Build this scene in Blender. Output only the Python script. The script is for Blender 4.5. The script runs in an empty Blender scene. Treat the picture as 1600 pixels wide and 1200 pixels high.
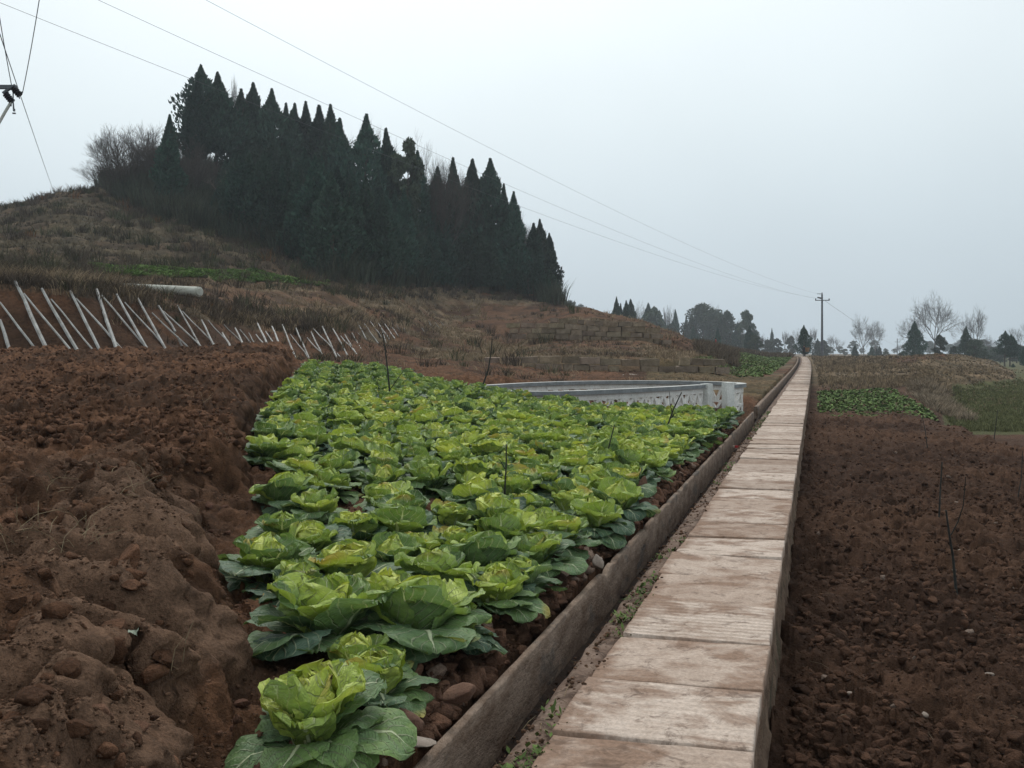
import bpy, math, random
import numpy as np
from mathutils import Vector, Matrix, noise as mnoise

random.seed(7)
RNG = np.random.default_rng(11)
SC = bpy.context.scene
COL = SC.collection
R = math.radians
F = 1556.0          # focal length in photo pixels
CZ = 1.58           # eye height above the path slabs
HV = 540.0          # horizon row

# ------------------------------------------------------------------ camera
cam_d = bpy.data.cameras.new('camera')
cam = bpy.data.objects.new('camera', cam_d)
COL.objects.link(cam)
cam_d.sensor_width = 36.0
cam_d.lens = 36.0 * F / 1600.0
cam_d.shift_y = -60.0 / 1600.0
cam_d.clip_start = 0.05
cam_d.clip_end = 3000
cam.location = (0, 0, CZ)
cam.rotation_euler = (R(90), 0, 0)
SC.camera = cam

# ------------------------------------------------------------------ light
SUN_EL, SUN_AZ = 52, -12      # azimuth: degrees right of the view direction
world = bpy.data.worlds.new('World')
SC.world = world
world.use_nodes = True
wn, wl = world.node_tree.nodes, world.node_tree.links
wn.clear()
wo = wn.new('ShaderNodeOutputWorld')
bg = wn.new('ShaderNodeBackground')
bg2 = wn.new('ShaderNodeBackground')
add = wn.new('ShaderNodeAddShader')
sky = wn.new('ShaderNodeTexSky')
sky.sky_type = 'NISHITA'
sky.sun_disc = False
sky.sun_elevation = R(SUN_EL)
sky.sun_rotation = R(SUN_AZ)
sky.air_density = 1.0
sky.dust_density = 6.0
wl.new(sky.outputs[0], bg2.inputs[0])
bg2.inputs[1].default_value = 0.012
tc = wn.new('ShaderNodeTexCoord')
sep = wn.new('ShaderNodeSeparateXYZ')
wl.new(tc.outputs['Generated'], sep.inputs[0])
ramp = wn.new('ShaderNodeValToRGB')
wl.new(sep.outputs[2], ramp.inputs[0])
re = ramp.color_ramp.elements
re[0].position = 0.0; re[0].color = (.50, .585, .65, 1)
re[1].position = 1.0; re[1].color = (.76, .81, .83, 1)
for p, c in ((.10, (.56, .65, .71)), (.22, (.68, .765, .80)), (.38, (.80, .87, .89))):
    e = re.new(p); e.color = (*c, 1)
dot = wn.new('ShaderNodeVectorMath'); dot.operation = 'DOT_PRODUCT'
nrm = wn.new('ShaderNodeVectorMath'); nrm.operation = 'NORMALIZE'
wl.new(tc.outputs['Generated'], nrm.inputs[0])
wl.new(nrm.outputs[0], dot.inputs[0])
gdir = Vector((-.06, .9, .42)).normalized()
dot.inputs[1].default_value = gdir
pw = wn.new('ShaderNodeMath'); pw.operation = 'POWER'; pw.inputs[1].default_value = 9
mx = wn.new('ShaderNodeMath'); mx.operation = 'MAXIMUM'; mx.inputs[1].default_value = 0
wl.new(dot.outputs['Value'], mx.inputs[0]); wl.new(mx.outputs[0], pw.inputs[0])
cn = wn.new('ShaderNodeTexNoise'); cn.inputs['Scale'].default_value = 2.2; cn.inputs['Detail'].default_value = 3
wl.new(tc.outputs['Generated'], cn.inputs['Vector'])
cm = wn.new('ShaderNodeMapRange'); cm.inputs[1].default_value = .3; cm.inputs[2].default_value = .7
cm.inputs[3].default_value = .95; cm.inputs[4].default_value = 1.05
wl.new(cn.outputs[0], cm.inputs[0])
gl = wn.new('ShaderNodeMath'); gl.operation = 'MULTIPLY_ADD'; gl.inputs[1].default_value = .24; gl.inputs[2].default_value = .97
wl.new(pw.outputs[0], gl.inputs[0])
gm = wn.new('ShaderNodeMath'); gm.operation = 'MULTIPLY'
wl.new(gl.outputs[0], gm.inputs[0]); wl.new(cm.outputs[0], gm.inputs[1])
wl.new(ramp.outputs[0], bg.inputs[0]); wl.new(gm.outputs[0], bg.inputs[1])
wl.new(bg.outputs[0], add.inputs[0]); wl.new(bg2.outputs[0], add.inputs[1])
wl.new(add.outputs[0], wo.inputs[0])

sun_d = bpy.data.lights.new('sun', 'SUN')
sun_d.energy = 1.5
sun_d.angle = R(28)
sun_d.color = (1, .97, .92)
sun = bpy.data.objects.new('sun', sun_d)
COL.objects.link(sun)
sd = Vector((math.sin(R(SUN_AZ)) * math.cos(R(SUN_EL)), math.cos(R(SUN_AZ)) * math.cos(R(SUN_EL)), math.sin(R(SUN_EL))))
sun.rotation_euler = sd.to_track_quat('Z', 'Y').to_euler()

SC.view_settings.view_transform = 'Standard'
SC.view_settings.look = 'None'
SC.view_settings.exposure = 0.0
SC.view_settings.gamma = 1.0
SC.cycles.max_bounces = 6
SC.cycles.diffuse_bounces = 3
SC.cycles.glossy_bounces = 2
SC.cycles.transmission_bounces = 3
SC.cycles.volume_bounces = 1
SC.cycles.caustics_reflective = False
SC.cycles.caustics_refractive = False

# ------------------------------------------------------------------ helpers
def px(u, v, Y):
    return ((u - 800) / F * Y, Y, CZ + (HV - v) / F * Y)

def tag(o, label=None, cat=None, group=None, kind=None):
    if label: o['label'] = label
    if cat: o['category'] = cat
    if group: o['group'] = group
    if kind: o['kind'] = kind
    return o

def empty(name, loc, rz=0.0, scale=1.0):
    o = bpy.data.objects.new(name, None)
    COL.objects.link(o)
    o.location = loc
    o.rotation_euler = (0, 0, rz)
    o.scale = (scale,) * 3 if isinstance(scale, (int, float)) else scale
    o.empty_display_size = .1
    return o

def link(name, me, parent=None, loc=None):
    o = bpy.data.objects.new(name, me)
    COL.objects.link(o)
    if parent: o.parent = parent
    if loc: o.location = loc
    return o

class MB:
    """collects polygons and builds one mesh"""
    def __init__(s): s.v = []; s.f = []; s.m = []; s.n = 0; s.c = []; s.uv = []
    def add(s, V, Fc, mat=0, col=None, uv=None):
        V = np.asarray(V, float).reshape(-1, 3)
        k = s.n
        s.v.append(V); s.n += len(V)
        s.f += [tuple(i + k for i in f) for f in Fc]
        s.m += [mat] * len(Fc)
        s.c.append(np.broadcast_to(np.array(col if col is not None else (1, 1, 1), float), (len(V), 3)))
        s.uv.append(np.zeros((len(V), 2)) if uv is None else np.asarray(uv, float))
    def box(s, c, size, rot=None, mat=0, jit=0, col=None):
        h = np.array(size) / 2
        V = np.array([[x, y, z] for x in (-1, 1) for y in (-1, 1) for z in (-1, 1)], float) * h
        if jit: V = V + RNG.uniform(-jit, jit, V.shape)
        if rot is not None: V = V @ np.array(rot).T
        V = V + np.array(c)
        s.add(V, [(0, 1, 3, 2), (4, 6, 7, 5), (0, 4, 5, 1), (2, 3, 7, 6), (0, 2, 6, 4), (1, 5, 7, 3)], mat, col)
    def tube(s, pts, rad, n=6, mat=0, col=None, cap=True):
        pts = [np.array(p, float) for p in pts]
        if not hasattr(rad, '__len__'): rad = [rad] * len(pts)
        V = []; Fc = []
        for i, p in enumerate(pts):
            a = pts[min(i + 1, len(pts) - 1)] - pts[max(i - 1, 0)]
            a = a / (np.linalg.norm(a) + 1e-9)
            ref = np.array((0, 0, 1.)) if abs(a[2]) < .9 else np.array((1., 0, 0))
            e1 = np.cross(a, ref); e1 /= np.linalg.norm(e1)
            e2 = np.cross(a, e1)
            for k in range(n):
                th = 2 * math.pi * k / n
                V.append(p + rad[i] * (math.cos(th) * e1 + math.sin(th) * e2))
        for i in range(len(pts) - 1):
            for k in range(n):
                k2 = (k + 1) % n
                Fc.append((i * n + k, i * n + k2, (i + 1) * n + k2, (i + 1) * n + k))
        if cap:
            Fc.append(tuple(range(n)))
            Fc.append(tuple((len(pts) - 1) * n + k for k in reversed(range(n))))
        s.add(V, Fc, mat, col)
    def mesh(s, name, mats, smooth=False):
        me = bpy.data.meshes.new(name)
        V = np.concatenate(s.v) if s.v else np.zeros((0, 3))
        me.from_pydata(V.tolist(), [], s.f)
        for m in (mats if isinstance(mats, (list, tuple)) else [mats]): me.materials.append(m)
        me.polygons.foreach_set('material_index', s.m)
        if smooth: me.polygons.foreach_set('use_smooth', [True] * len(s.f))
        C = np.concatenate(s.c)
        a = me.color_attributes.new('Col', 'FLOAT_COLOR', 'POINT')
        a.data.foreach_set('color', np.c_[C, np.ones(len(C))].ravel())
        me.update()
        return me
    def build(s, name, mats, parent=None, smooth=False, loc=None):
        return link(name, s.mesh(name, mats, smooth), parent, loc)

def tri_mesh(name, V, T, mats, col=None, uv=None, quads=False, smooth=False):
    """fast path: numpy vertices and faces of equal size"""
    me = bpy.data.meshes.new(name)
    V = np.ascontiguousarray(V, dtype=np.float32); T = np.ascontiguousarray(T, dtype=np.int32)
    k = T.shape[1]
    me.vertices.add(len(V)); me.vertices.foreach_set('co', V.ravel())
    me.loops.add(T.size); me.loops.foreach_set('vertex_index', T.ravel())
    me.polygons.add(len(T)); me.polygons.foreach_set('loop_start', np.arange(0, T.size, k, dtype=np.int32))
    me.polygons.foreach_set('loop_total', np.full(len(T), k, dtype=np.int32))
    if smooth: me.polygons.foreach_set('use_smooth', np.ones(len(T), dtype=bool))
    me.update(calc_edges=True)
    for m in (mats if isinstance(mats, (list, tuple)) else [mats]): me.materials.append(m)
    if col is not None:
        a = me.color_attributes.new('Col', 'FLOAT_COLOR', 'POINT')
        a.data.foreach_set('color', np.c_[col, np.ones(len(V))].astype(np.float32).ravel())
    if uv is not None:
        l = me.uv_layers.new(name='UVMap')
        l.data.foreach_set('uv', np.asarray(uv, dtype=np.float32)[T.ravel()].ravel())
    return me

# numpy noise -------------------------------------------------------
def h2(ix, iy, seed=0):
    a = (ix.astype(np.int64) * 374761393 + iy.astype(np.int64) * 668265263 + seed * 1442695041) & 0xffffffff
    a = ((a ^ (a >> 13)) * 1274126177) & 0xffffffff
    a = ((a ^ (a >> 16)) * 2246822519) & 0xffffffff
    a = a ^ (a >> 15)
    return (a & 0xffffff) / float(0x1000000)

def vnoise(x, y, seed=0):
    ix = np.floor(x); iy = np.floor(y)
    fx = x - ix; fy = y - iy
    fx = fx * fx * (3 - 2 * fx); fy = fy * fy * (3 - 2 * fy)
    a = h2(ix, iy, seed); b = h2(ix + 1, iy, seed); c = h2(ix, iy + 1, seed); d = h2(ix + 1, iy + 1, seed)
    return (a + (b - a) * fx) * (1 - fy) + (c + (d - c) * fx) * fy

def fbm(x, y, seed=0, o=4):
    t = 0; a = .5; s = 0
    for i in range(o):
        t = t + a * vnoise(x * 2 ** i + 17.3 * i, y * 2 ** i - 9.1 * i, seed + i); s += a; a *= .5
    return t / s

def worley(x, y, seed=0):
    ix = np.floor(x); iy = np.floor(y)
    best = np.full(x.shape, 9.0); rid = np.zeros(x.shape)
    for dx in (-1, 0, 1):
        for dy in (-1, 0, 1):
            cx = ix + dx; cy = iy + dy
            pxx = cx + h2(cx, cy, seed + 5); pyy = cy + h2(cx, cy, seed + 6)
            d = (pxx - x) ** 2 + (pyy - y) ** 2
            m = d < best
            best = np.where(m, d, best); rid = np.where(m, h2(cx, cy, seed + 7), rid)
    return np.sqrt(best), rid

def sst(x, a, b):
    t = np.clip((x - a) / (b - a), 0, 1)
    return t * t * (3 - 2 * t)

# ------------------------------------------------------------------ path frame
TA = .3046
AL = math.atan(TA); CA, SA = math.cos(AL), math.sin(AL)
X0 = -.66
def curve_off(s):           # the far end of the path drifts to the left
    return -np.maximum(0, np.asarray(s, float) - 55) ** 2 * .00011
def st2xy(s, t):
    t = t + curve_off(s)
    return X0 + s * SA + t * CA, s * CA - t * SA
def xy2st(X, Y):
    s = (X - X0) * SA + Y * CA
    t = (X - X0) * CA - Y * SA
    return s, t - curve_off(s)

# ------------------------------------------------------------------ ground heights
XB = np.array([(-1, -.15), (.5, -.3), (2, -.6), (3, -.85), (4.4, -1.1), (5.3, -1.45), (5.9, -1.8), (7.6, -2.4), (8.1, -2.3), (8.5, -2.12), (8.9, -2.25), (9.5, -2.6), (12, -3.1), (15, -3.8), (23, -5.05), (30, -6.6), (60, -14)])
def xbank(Y): return np.interp(Y, XB[:, 0], XB[:, 1])

def zl(lst):   # (Y, v) knots to (Y, z)
    return [(Y, CZ + (HV - v) / F * Y) for Y, v in lst]
far_l = [(215, -1.0), (270, -3.0), (700, -4.0)]
LP = {
 -900: zl([(24, 552), (25.5, 549), (28, 450), (45, 420), (60, 400), (90, 380), (120, 400)]),
 -300: zl([(24, 552), (25.5, 549), (27.5, 440), (33, 425), (45, 415), (60, 395), (90, 360), (115, 365)]),
 0: zl([(24, 552), (25.5, 550), (27.5, 443), (33, 425), (45, 412), (60, 385), (90, 327), (112, 326), (150, 350)]),
 100: zl([(24, 552), (25.5, 549), (27.5, 452), (34, 438), (46, 425), (60, 395), (90, 303), (112, 304), (150, 330)]),
 200: zl([(24, 553), (26, 549), (28.5, 462), (33, 449), (36, 447), (46, 437), (52, 425), (70, 375), (95, 297), (112, 282), (150, 310)]),
 300: zl([(26, 556), (28, 552), (31, 482), (36, 463), (45, 446), (54, 432), (60, 420), (70, 385), (85, 345), (110, 268), (130, 262), (160, 285)]),
 400: zl([(28, 561), (34, 560), (38, 508), (44, 482), (52, 455), (60, 440), (66, 425), (78, 395), (92, 360), (115, 300), (135, 290), (165, 320)]),
 500: zl([(28, 569), (36, 563), (41, 510), (48, 490), (56, 467), (62, 450), (74, 438), (85, 410), (100, 380), (120, 340), (140, 330), (170, 360)]),
 600: zl([(29, 574), (40, 561), (50, 543), (57, 508), (64, 486), (72, 464), (82, 448), (95, 425), (110, 395), (128, 370), (150, 370), (185, 400)]),
 700: zl([(29, 580), (40, 570), (60, 540), (85, 512), (94, 490), (100, 470), (108, 452), (118, 436), (135, 415), (150, 410), (185, 435)]),
 800: zl([(29, 596), (38, 583), (44, 573), (46, 566), (60, 548), (75, 530), (90, 500), (102, 478), (112, 460), (125, 450), (140, 447), (160, 450), (195, 470)]),
 860: zl([(30, 600), (40, 588), (44.6, 580), (45.4, 562), (52, 552), (61.8, 532), (62.2, 512), (70, 500), (90, 490), (108, 474), (122, 465), (150, 465), (190, 490)]),
 900: zl([(30, 601), (40, 589), (44.6, 581), (45.4, 559), (52, 546), (61.8, 531), (62.2, 507), (68, 492), (78, 482), (95, 484), (120, 490), (160, 510), (190, 520)]),
 1000: zl([(30, 604), (40, 590), (44.6, 582), (45.4, 562), (52, 552), (61.8, 530), (62.2, 512), (70, 501), (80, 499), (100, 512), (130, 525), (180, 537)]),
 1050: zl([(30, 608), (40, 591), (44.6, 583), (45.4, 565), (52, 556), (61.8, 543), (63.5, 528), (70, 519), (80, 518), (100, 526), (140, 535), (180, 540)]),
 1100: zl([(30, 613), (44.6, 584), (45.4, 571), (52, 563), (60, 555), (70, 548), (85, 541), (120, 541), (150, 543), (190, 546)]),
 1150: zl([(30, 619), (45, 592), (50, 586), (60, 576), (72, 563), (90, 553), (130, 550), (150, 549), (200, 550)]),
 1200: zl([(30, 621), (45, 592), (60, 579), (85, 567), (130, 557.5), (160, 556), (200, 556)]),
 1290: zl([(30, 621), (45, 593), (60, 580), (85, 568), (130, 558.5), (160, 557), (200, 556)]),
}
RP = {
 1150: [(5, -.6), (47, -.6), (55, -.5), (75, -.35), (130, -.03), (165, -.1), (220, -1.5)],
 1240: [(5, -.6), (47, -.6), (55, -.5), (75, -.35), (130, -.03), (165, -.1), (220, -1.5)],
 1300: [(5, -.6), (47, -.62), (52, -.42), (75, -.2), (130, .05), (165, -.2), (220, -2)],
 1400: [(5, -.6), (44, -.62), (48, -.45), (75, -.1), (105, .25), (130, .15), (165, -.6), (220, -2.5)],
 1450: [(5, -.6), (30, -.6), (44, -.75), (48, -.05), (75, .05), (77, .25), (100, .35), (130, .1), (170, -1)],
 1500: [(5, -.6), (27, -.6), (28.5, -1.1), (62, -1.15), (64.5, -.38), (80, -.3), (82, .12), (108, .42), (130, .2), (170, -1.5)],
 1545: [(5, -.6), (23, -.6), (24.5, -1.1), (67, -1.2), (69, -.45), (84, -.35), (88, -.1), (105, .05), (125, -.5), (170, -2)],
 1580: [(5, -.6), (21, -.6), (22.5, -1.1), (70, -1.2), (73, -.75), (92, -.75), (105, -1.1), (150, -2)],
 1600: [(5, -.6), (20.2, -.6), (21.7, -1.1), (70, -1.2), (100, -1.25), (150, -2)],
 1800: [(5, -.6), (16.5, -.6), (18, -1.1), (70, -1.3), (150, -2)],
 2500: [(5, -.6), (11, -.6), (12.5, -1.1), (70, -1.3), (150, -2)],
}
for k in LP: LP[k] = LP[k] + [p for p in far_l if p[0] > LP[k][-1][0] + 5]
for k in RP: RP[k] = RP[k] + [p for p in [(270, -3.), (700, -4)] if p[0] > RP[k][-1][0] + 5]

def prof(tab, U, Y):
    ks = sorted(tab)
    Z = np.stack([np.interp(Y, [p[0] for p in tab[k]], [p[1] for p in tab[k]]) for k in ks])
    ks = np.array(ks, float)
    U = np.clip(U, ks[0], ks[-1])
    i = np.clip(np.searchsorted(ks, U) - 1, 0, len(ks) - 2)
    w = (U - ks[i]) / (ks[i + 1] - ks[i])
    w = w * w * (3 - 2 * w) * .5 + w * .5
    r = np.arange(len(U))
    return Z[i, r] * (1 - w) + Z[i + 1, r] * w

TANK_C = np.array((2.35, 24.5))
def tank_d(X, Y):
    a = R(20); dx = X - TANK_C[0]; dy = Y - TANK_C[1]
    p = dx * math.cos(a) + dy * math.sin(a); q = -dx * math.sin(a) + dy * math.cos(a)
    return np.sqrt((p / 3.95) ** 2 + (q / 3.0) ** 2)

def H(X, Y, detail=1):
    """ground height; also returns masks"""
    X = np.atleast_1d(np.asarray(X, float)); Y = np.atleast_1d(np.asarray(Y, float))
    shp = X.shape; X = X.ravel(); Y = Y.ravel()
    U = 800 + F * X / np.maximum(Y, .3)
    s, t = xy2st(X, Y)
    # bed
    bed = .03 + .088 * np.maximum(0, -t - .95)
    bed = bed - .10 * sst(t, -1.15, -.83) + (fbm(X * 1.3, Y * 1.3, 3) - .5) * .08
    bed = np.where(t > -.80, -.5, bed)
    # left field and its bank
    w1 = fbm(X * 1.1, Y * 1.1, 21, 3) - .5
    w2 = fbm(X * 4, Y * 4, 22, 3) - .5
    near = 1 - sst(Y, 6.5, 9)
    lf = .30 + .0455 * Y + w1 * .14 + .10 * near * np.clip(-X - 1.2, -.4, 1)
    d = xbank(Y) - X + w1 * (.35 + .25 * near) + w2 * .22
    wid = .22 + .38 * near
    bank = sst(d, 0, wid)
    zn = bed * (1 - bank) + lf * bank
    # lumps of mudstone on the near bank
    f1, r1 = worley(X * 1.9 + w2 * .8, Y * 1.5 + w1, 31)
    lump = np.sqrt(np.clip(1 - (f1 / .8) ** 2, 0, 1)) * (.25 + r1 * .75)
    zn = zn + lump * .17 * near * sst(d, .02, .3)
    rid = 1 - np.abs(fbm(X * 3.2 + w1, Y * 2.6, 35, 3) - .5) * 4
    zn = zn - np.clip(rid, 0, 1) ** 2.5 * .13 * (near * .8 + .2) * sst(d, .0, .2)
    zn = zn + (fbm(X * 6, Y * 6, 38, 4) - .5) * .10 * near * sst(d, .02, .3)
    # blend to the far terrain
    y0 = np.interp(U, [200, 300, 400, 1290], [23.5, 25, 27, 28])
    zf = prof(LP, U, Y)
    zpipe = CZ + (HV - np.interp(U, [180, 311, 330], [450.5, 463, 464])) / F * np.interp(U, [186, 311], [36.0, 33.2])
    wp = sst(U, 165, 185) * (1 - sst(U, 318, 345)) * sst(Y, 30.6, 31.6) * (1 - sst(Y, 37.5, 39))
    zf = np.where(wp > 0, zf * (1 - wp) + np.minimum(zf, zpipe) * wp, zf)
    b = sst(Y, y0, y0 + 2)
    zL = zn * (1 - b) + zf * b
    td = tank_d(X, Y)
    zL = np.where(t < -.9, zL * sst(td, 1.0, 1.3) + (-.2 * sst(X, 2.5, 5)) * (1 - sst(td, 1.0, 1.3)), zL)
    zR = prof(RP, U, Y)
    right = t > 0
    z = np.where(right, zR, zL)
    under = (t > -.9) & (t < .38)
    farw = sst(Y, 27, 60)
    # hill roughness
    hillm = np.where(right, sst(zR, -.1, .4) * sst(Y, 45, 60), sst(Y, 34, 60) * sst(np.abs(t), 2, 14))
    hillm = hillm * (1 - sst(U, 730, 760) * (1 - sst(U, 1120, 1160)) * sst(Y, 36, 41) * (1 - sst(Y, 64, 68)) * .85) * np.where(right, 1, 1)
    if detail:
        z = z + hillm * ((fbm(X * .22, Y * .22, 40, 4) - .5) * 1.1 + (fbm(X * .9, Y * .9, 44, 3) - .5) * .35)
        # terraces on the hillside
        fl = np.where(right, 0, sst(Y, 30, 45) * (1 - sst(U, 620, 800)))
        z = z + fl * (np.abs(((z * 1.0 + fbm(X * .1, Y * .1, 50, 2)) % 1.0) - .5) - .25) * .35
    z = np.where(under, np.minimum(z, -.5), z)
    info = dict(U=U, s=s, t=t, bank=bank, d=d, near=near, blend=b, right=right, td=td, hill=hillm, lump=lump * near * sst(d, .02, .3))
    return z.reshape(shp), info

def clods(X, Y, fine=True):
    wx = (fbm(X * 6, Y * 6, 60, 2) - .5) * .1; wy = (fbm(X * 6, Y * 6, 61, 2) - .5) * .1
    o = 0
    for c, a, sd_ in ((.26, .36, 70), (.13, .42, 80), (.062, .42, 90)):
        f1, rr = worley((X + wx) / c, (Y + wy) / c, sd_)
        o = o + np.clip(1 - (f1 / .8) ** 2, 0, 1) ** .9 * (rr ** 1.2) * c * a * 1.15
    o = o + np.abs(fbm(X * 14, Y * 14, 95, 3) - .5) * .05 + (fbm(X * 45, Y * 45, 97, 3) - .5) * .022
    return o

def hgt(X, Y): return float(H(X, Y)[0][0])

def hit(u, v, y0=3.0, y1=260.0, n=2600):
    Ys = np.exp(np.linspace(math.log(y0), math.log(y1), n))
    X = (u - 800) / F * Ys; Z = CZ + (HV - v) / F * Ys
    hz = H(X, Ys)[0]
    k = np.nonzero(hz >= Z)[0]
    i = k[0] if len(k) else n - 1
    return X[i], Ys[i], float(hz[i])

# ------------------------------------------------------------------ materials
def mat(name):
    m = bpy.data.materials.new(name)
    m.use_nodes = True
    nt = m.node_tree
    nt.nodes.clear()
    out = nt.nodes.new('ShaderNodeOutputMaterial')
    p = nt.nodes.new('ShaderNodeBsdfPrincipled')
    nt.links.new(p.outputs[0], out.inputs[0])
    p.inputs['Roughness'].default_value = .85
    p.inputs['Specular IOR Level'].default_value = .25
    return m, nt, p, out

def nz(nt, scale, detail=4, rough=.6, vec=None, dist=0):
    n = nt.nodes.new('ShaderNodeTexNoise')
    n.inputs['Scale'].default_value = scale; n.inputs['Detail'].default_value = detail
    n.inputs['Roughness'].default_value = rough; n.inputs['Distortion'].default_value = dist
    if vec is not None: nt.links.new(vec, n.inputs['Vector'])
    return n.outputs[0]
def mr(nt, val, a, b, c, d):
    n = nt.nodes.new('ShaderNodeMapRange')
    n.inputs[1].default_value = a; n.inputs[2].default_value = b; n.inputs[3].default_value = c; n.inputs[4].default_value = d
    nt.links.new(val, n.inputs[0]); return n.outputs[0]
def math_(nt, op, a, b=None, c=None):
    n = nt.nodes.new('ShaderNodeMath'); n.operation = op
    for i, x in enumerate((a, b, c)):
        if x is None: continue
        if isinstance(x, (int, float)): n.inputs[i].default_value = x
        else: nt.links.new(x, n.inputs[i])
    return n.outputs[0]
def mixc(nt, fac, a, b, mode='MIX'):
    n = nt.nodes.new('ShaderNodeMix'); n.data_type = 'RGBA'; n.blend_type = mode
    for i, x in ((0, fac), (6, a), (7, b)):
        if isinstance(x, (int, float)): n.inputs[i].default_value = x
        elif isinstance(x, tuple): n.inputs[i].default_value = (*x[:3], 1)
        else: nt.links.new(x, n.inputs[i])
    return n.outputs[2]
def bump(nt, p, h, strength=.5, dist=.01):
    b = nt.nodes.new('ShaderNodeBump'); b.inputs['Strength'].default_value = strength; b.inputs['Distance'].default_value = dist
    nt.links.new(h, b.inputs['Height']); nt.links.new(b.outputs[0], p.inputs['Normal'])
def obj_co(nt):
    return nt.nodes.new('ShaderNodeTexCoord').outputs['Object']
def attr(nt, name='Col'):
    n = nt.nodes.new('ShaderNodeAttribute'); n.attribute_name = name
    return n.outputs['Color']

def m_vcol(name, lo=.7, hi=1.3, scale=6, bs=.5, bd=.02, rough=.95, fine=60):
    m, nt, p, o = mat(name)
    co = obj_co(nt)
    n1 = nz(nt, scale, 6, .65, co); n2 = nz(nt, fine, 4, .7, co)
    k = math_(nt, 'MULTIPLY', mr(nt, n1, .3, .7, lo, hi), mr(nt, n2, .3, .7, .62, 1.38))
    c = mixc(nt, 1.0, attr(nt), k, 'MULTIPLY')
    nt.links.new(c, p.inputs['Base Color'])
    p.inputs['Roughness'].default_value = rough; p.inputs['Specular IOR Level'].default_value = .08
    if bs:
        h = math_(nt, 'ADD', n1, math_(nt, 'MULTIPLY', n2, .5))
        bump(nt, p, h, bs, bd)
    return m

M = {}
M['soil'] = m_vcol('red_soil', .6, 1.4, 9, 1.0, .04, fine=85)
M['hill'] = m_vcol('hill_ground', .6, 1.4, 1.6, .8, .12, fine=11)
M['clod'] = m_vcol('soil_clods', .65, 1.35, 14, 1.0, .03, fine=90)
M['grass'] = m_vcol('dry_grass', .9, 1.1, 2, 0)
M['twig'] = m_vcol('bare_twigs', .8, 1.2, 3, 0)

def m_simple(name, c1, c2, scale=8, rough=.85, bs=.4, bd=.01, fine=70, spots=None, vec_scale=None):
    m, nt, p, o = mat(name)
    co = obj_co(nt)
    if vec_scale:
        mp = nt.nodes.new('ShaderNodeMapping'); mp.inputs['Scale'].default_value = vec_scale
        nt.links.new(co, mp.inputs[0]); co = mp.outputs[0]
    n1 = nz(nt, scale, 6, .65, co); n2 = nz(nt, fine, 4, .7, co)
    c = mixc(nt, mr(nt, n1, .35, .65, 0, 1), c1, c2)
    if spots: c = mixc(nt, mr(nt, nz(nt, spots[1], 5, .7, co, .6), spots[2], spots[2] + .08, 0, spots[3]), c, spots[0])
    c = mixc(nt, 1.0, c, mr(nt, n2, .3, .7, .8, 1.2), 'MULTIPLY')
    nt.links.new(c, p.inputs['Base Color']); p.inputs['Roughness'].default_value = rough
    if bs: bump(nt, p, math_(nt, 'ADD', n1, math_(nt, 'MULTIPLY', n2, .4)), bs, bd)
    return m

M['rubble'] = m_simple('path_wall_mortar', (.20, .135, .09), (.085, .05, .032), 5, .95, .9, .04, 40, ((.06, .055, .03), 3, .55, .8))
M['ditchwall'] = m_simple('ditch_concrete', (.285, .215, .165), (.135, .088, .06), 6, .95, 1.0, .035, 38, ((.07, .07, .068), 2.0, .55, .7), (1, .6, 1.6))
M['curb'] = m_simple('curb_mortar', (.21, .15, .115), (.10, .06, .042), 7, .95, .7, .02, 50, ((.055, .033, .022), 4, .5, .9))
M['ditchfloor'] = m_simple('ditch_mud', (.06, .036, .025), (.028, .018, .013), 12, .95, .9, .03, 60)
M['block'] = m_simple('wall_stone', (.25, .20, .15), (.15, .115, .08), 1.2, .95, .7, .04, 9, ((.07, .05, .035), .9, .55, .8))
def m_block():
    m, nt, p, o = mat('wall_stone')
    co = obj_co(nt); n1 = nz(nt, 2.5, 5, .65, co); n2 = nz(nt, 14, 4, .7, co)
    c = mixc(nt, mr(nt, n1, .35, .65, 0, 1), (.27, .215, .16), (.15, .115, .083))
    c = mixc(nt, mr(nt, n2, .52, .7, 0, .6), c, (.09, .075, .05))
    nt.links.new(mixc(nt, 1.0, c, attr(nt), 'MULTIPLY'), p.inputs['Base Color'])
    bump(nt, p, n2, .7, .04); p.inputs['Roughness'].default_value = .95
    return m
M['block'] = m_block()
M['stake'] = m_simple('stake_white', (.40, .40, .385), (.22, .21, .195), 3, .7, .2, .005, 40, ((.2, .16, .13), 4, .62, .7))
M['pipe'] = m_simple('pipe_concrete', (.46, .47, .42), (.34, .34, .29), 2, .8, .2, .005, 30, ((.25, .22, .17), 3, .6, .6))
M['tankwhite'] = m_simple('whitewash', (.76, .76, .73), (.60, .59, .55), 3, .85, .4, .01, 30, ((.22, .19, .16), 4, .60, .6))
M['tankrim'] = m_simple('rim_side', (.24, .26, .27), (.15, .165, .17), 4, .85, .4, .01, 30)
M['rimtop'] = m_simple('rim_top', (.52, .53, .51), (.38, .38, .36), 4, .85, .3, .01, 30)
M['pillar'] = m_simple('pillar_concrete', (.66, .68, .65), (.50, .51, .48), 3, .85, .3, .01, 30)
M['bark'] = m_simple('bark', (.085, .07, .055), (.045, .036, .03), 3, .95, .6, .02, 20)
M['palebark'] = m_simple('pale_bark', (.20, .17, .14), (.12, .10, .08), 3, .95, .4, .02, 20)
M['stick'] = m_simple('sapling_bark', (.035, .035, .03), (.018, .018, .016), 20, .8, .4, .003, 90)
M['polec'] = m_simple('pole_concrete', (.13, .135, .15), (.09, .095, .11), 2, .8, .2, .005, 20)
M['steel'] = m_simple('galvanised_steel', (.10, .11, .12), (.07, .075, .08), 5, .6, .1, .002, 60)
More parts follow.
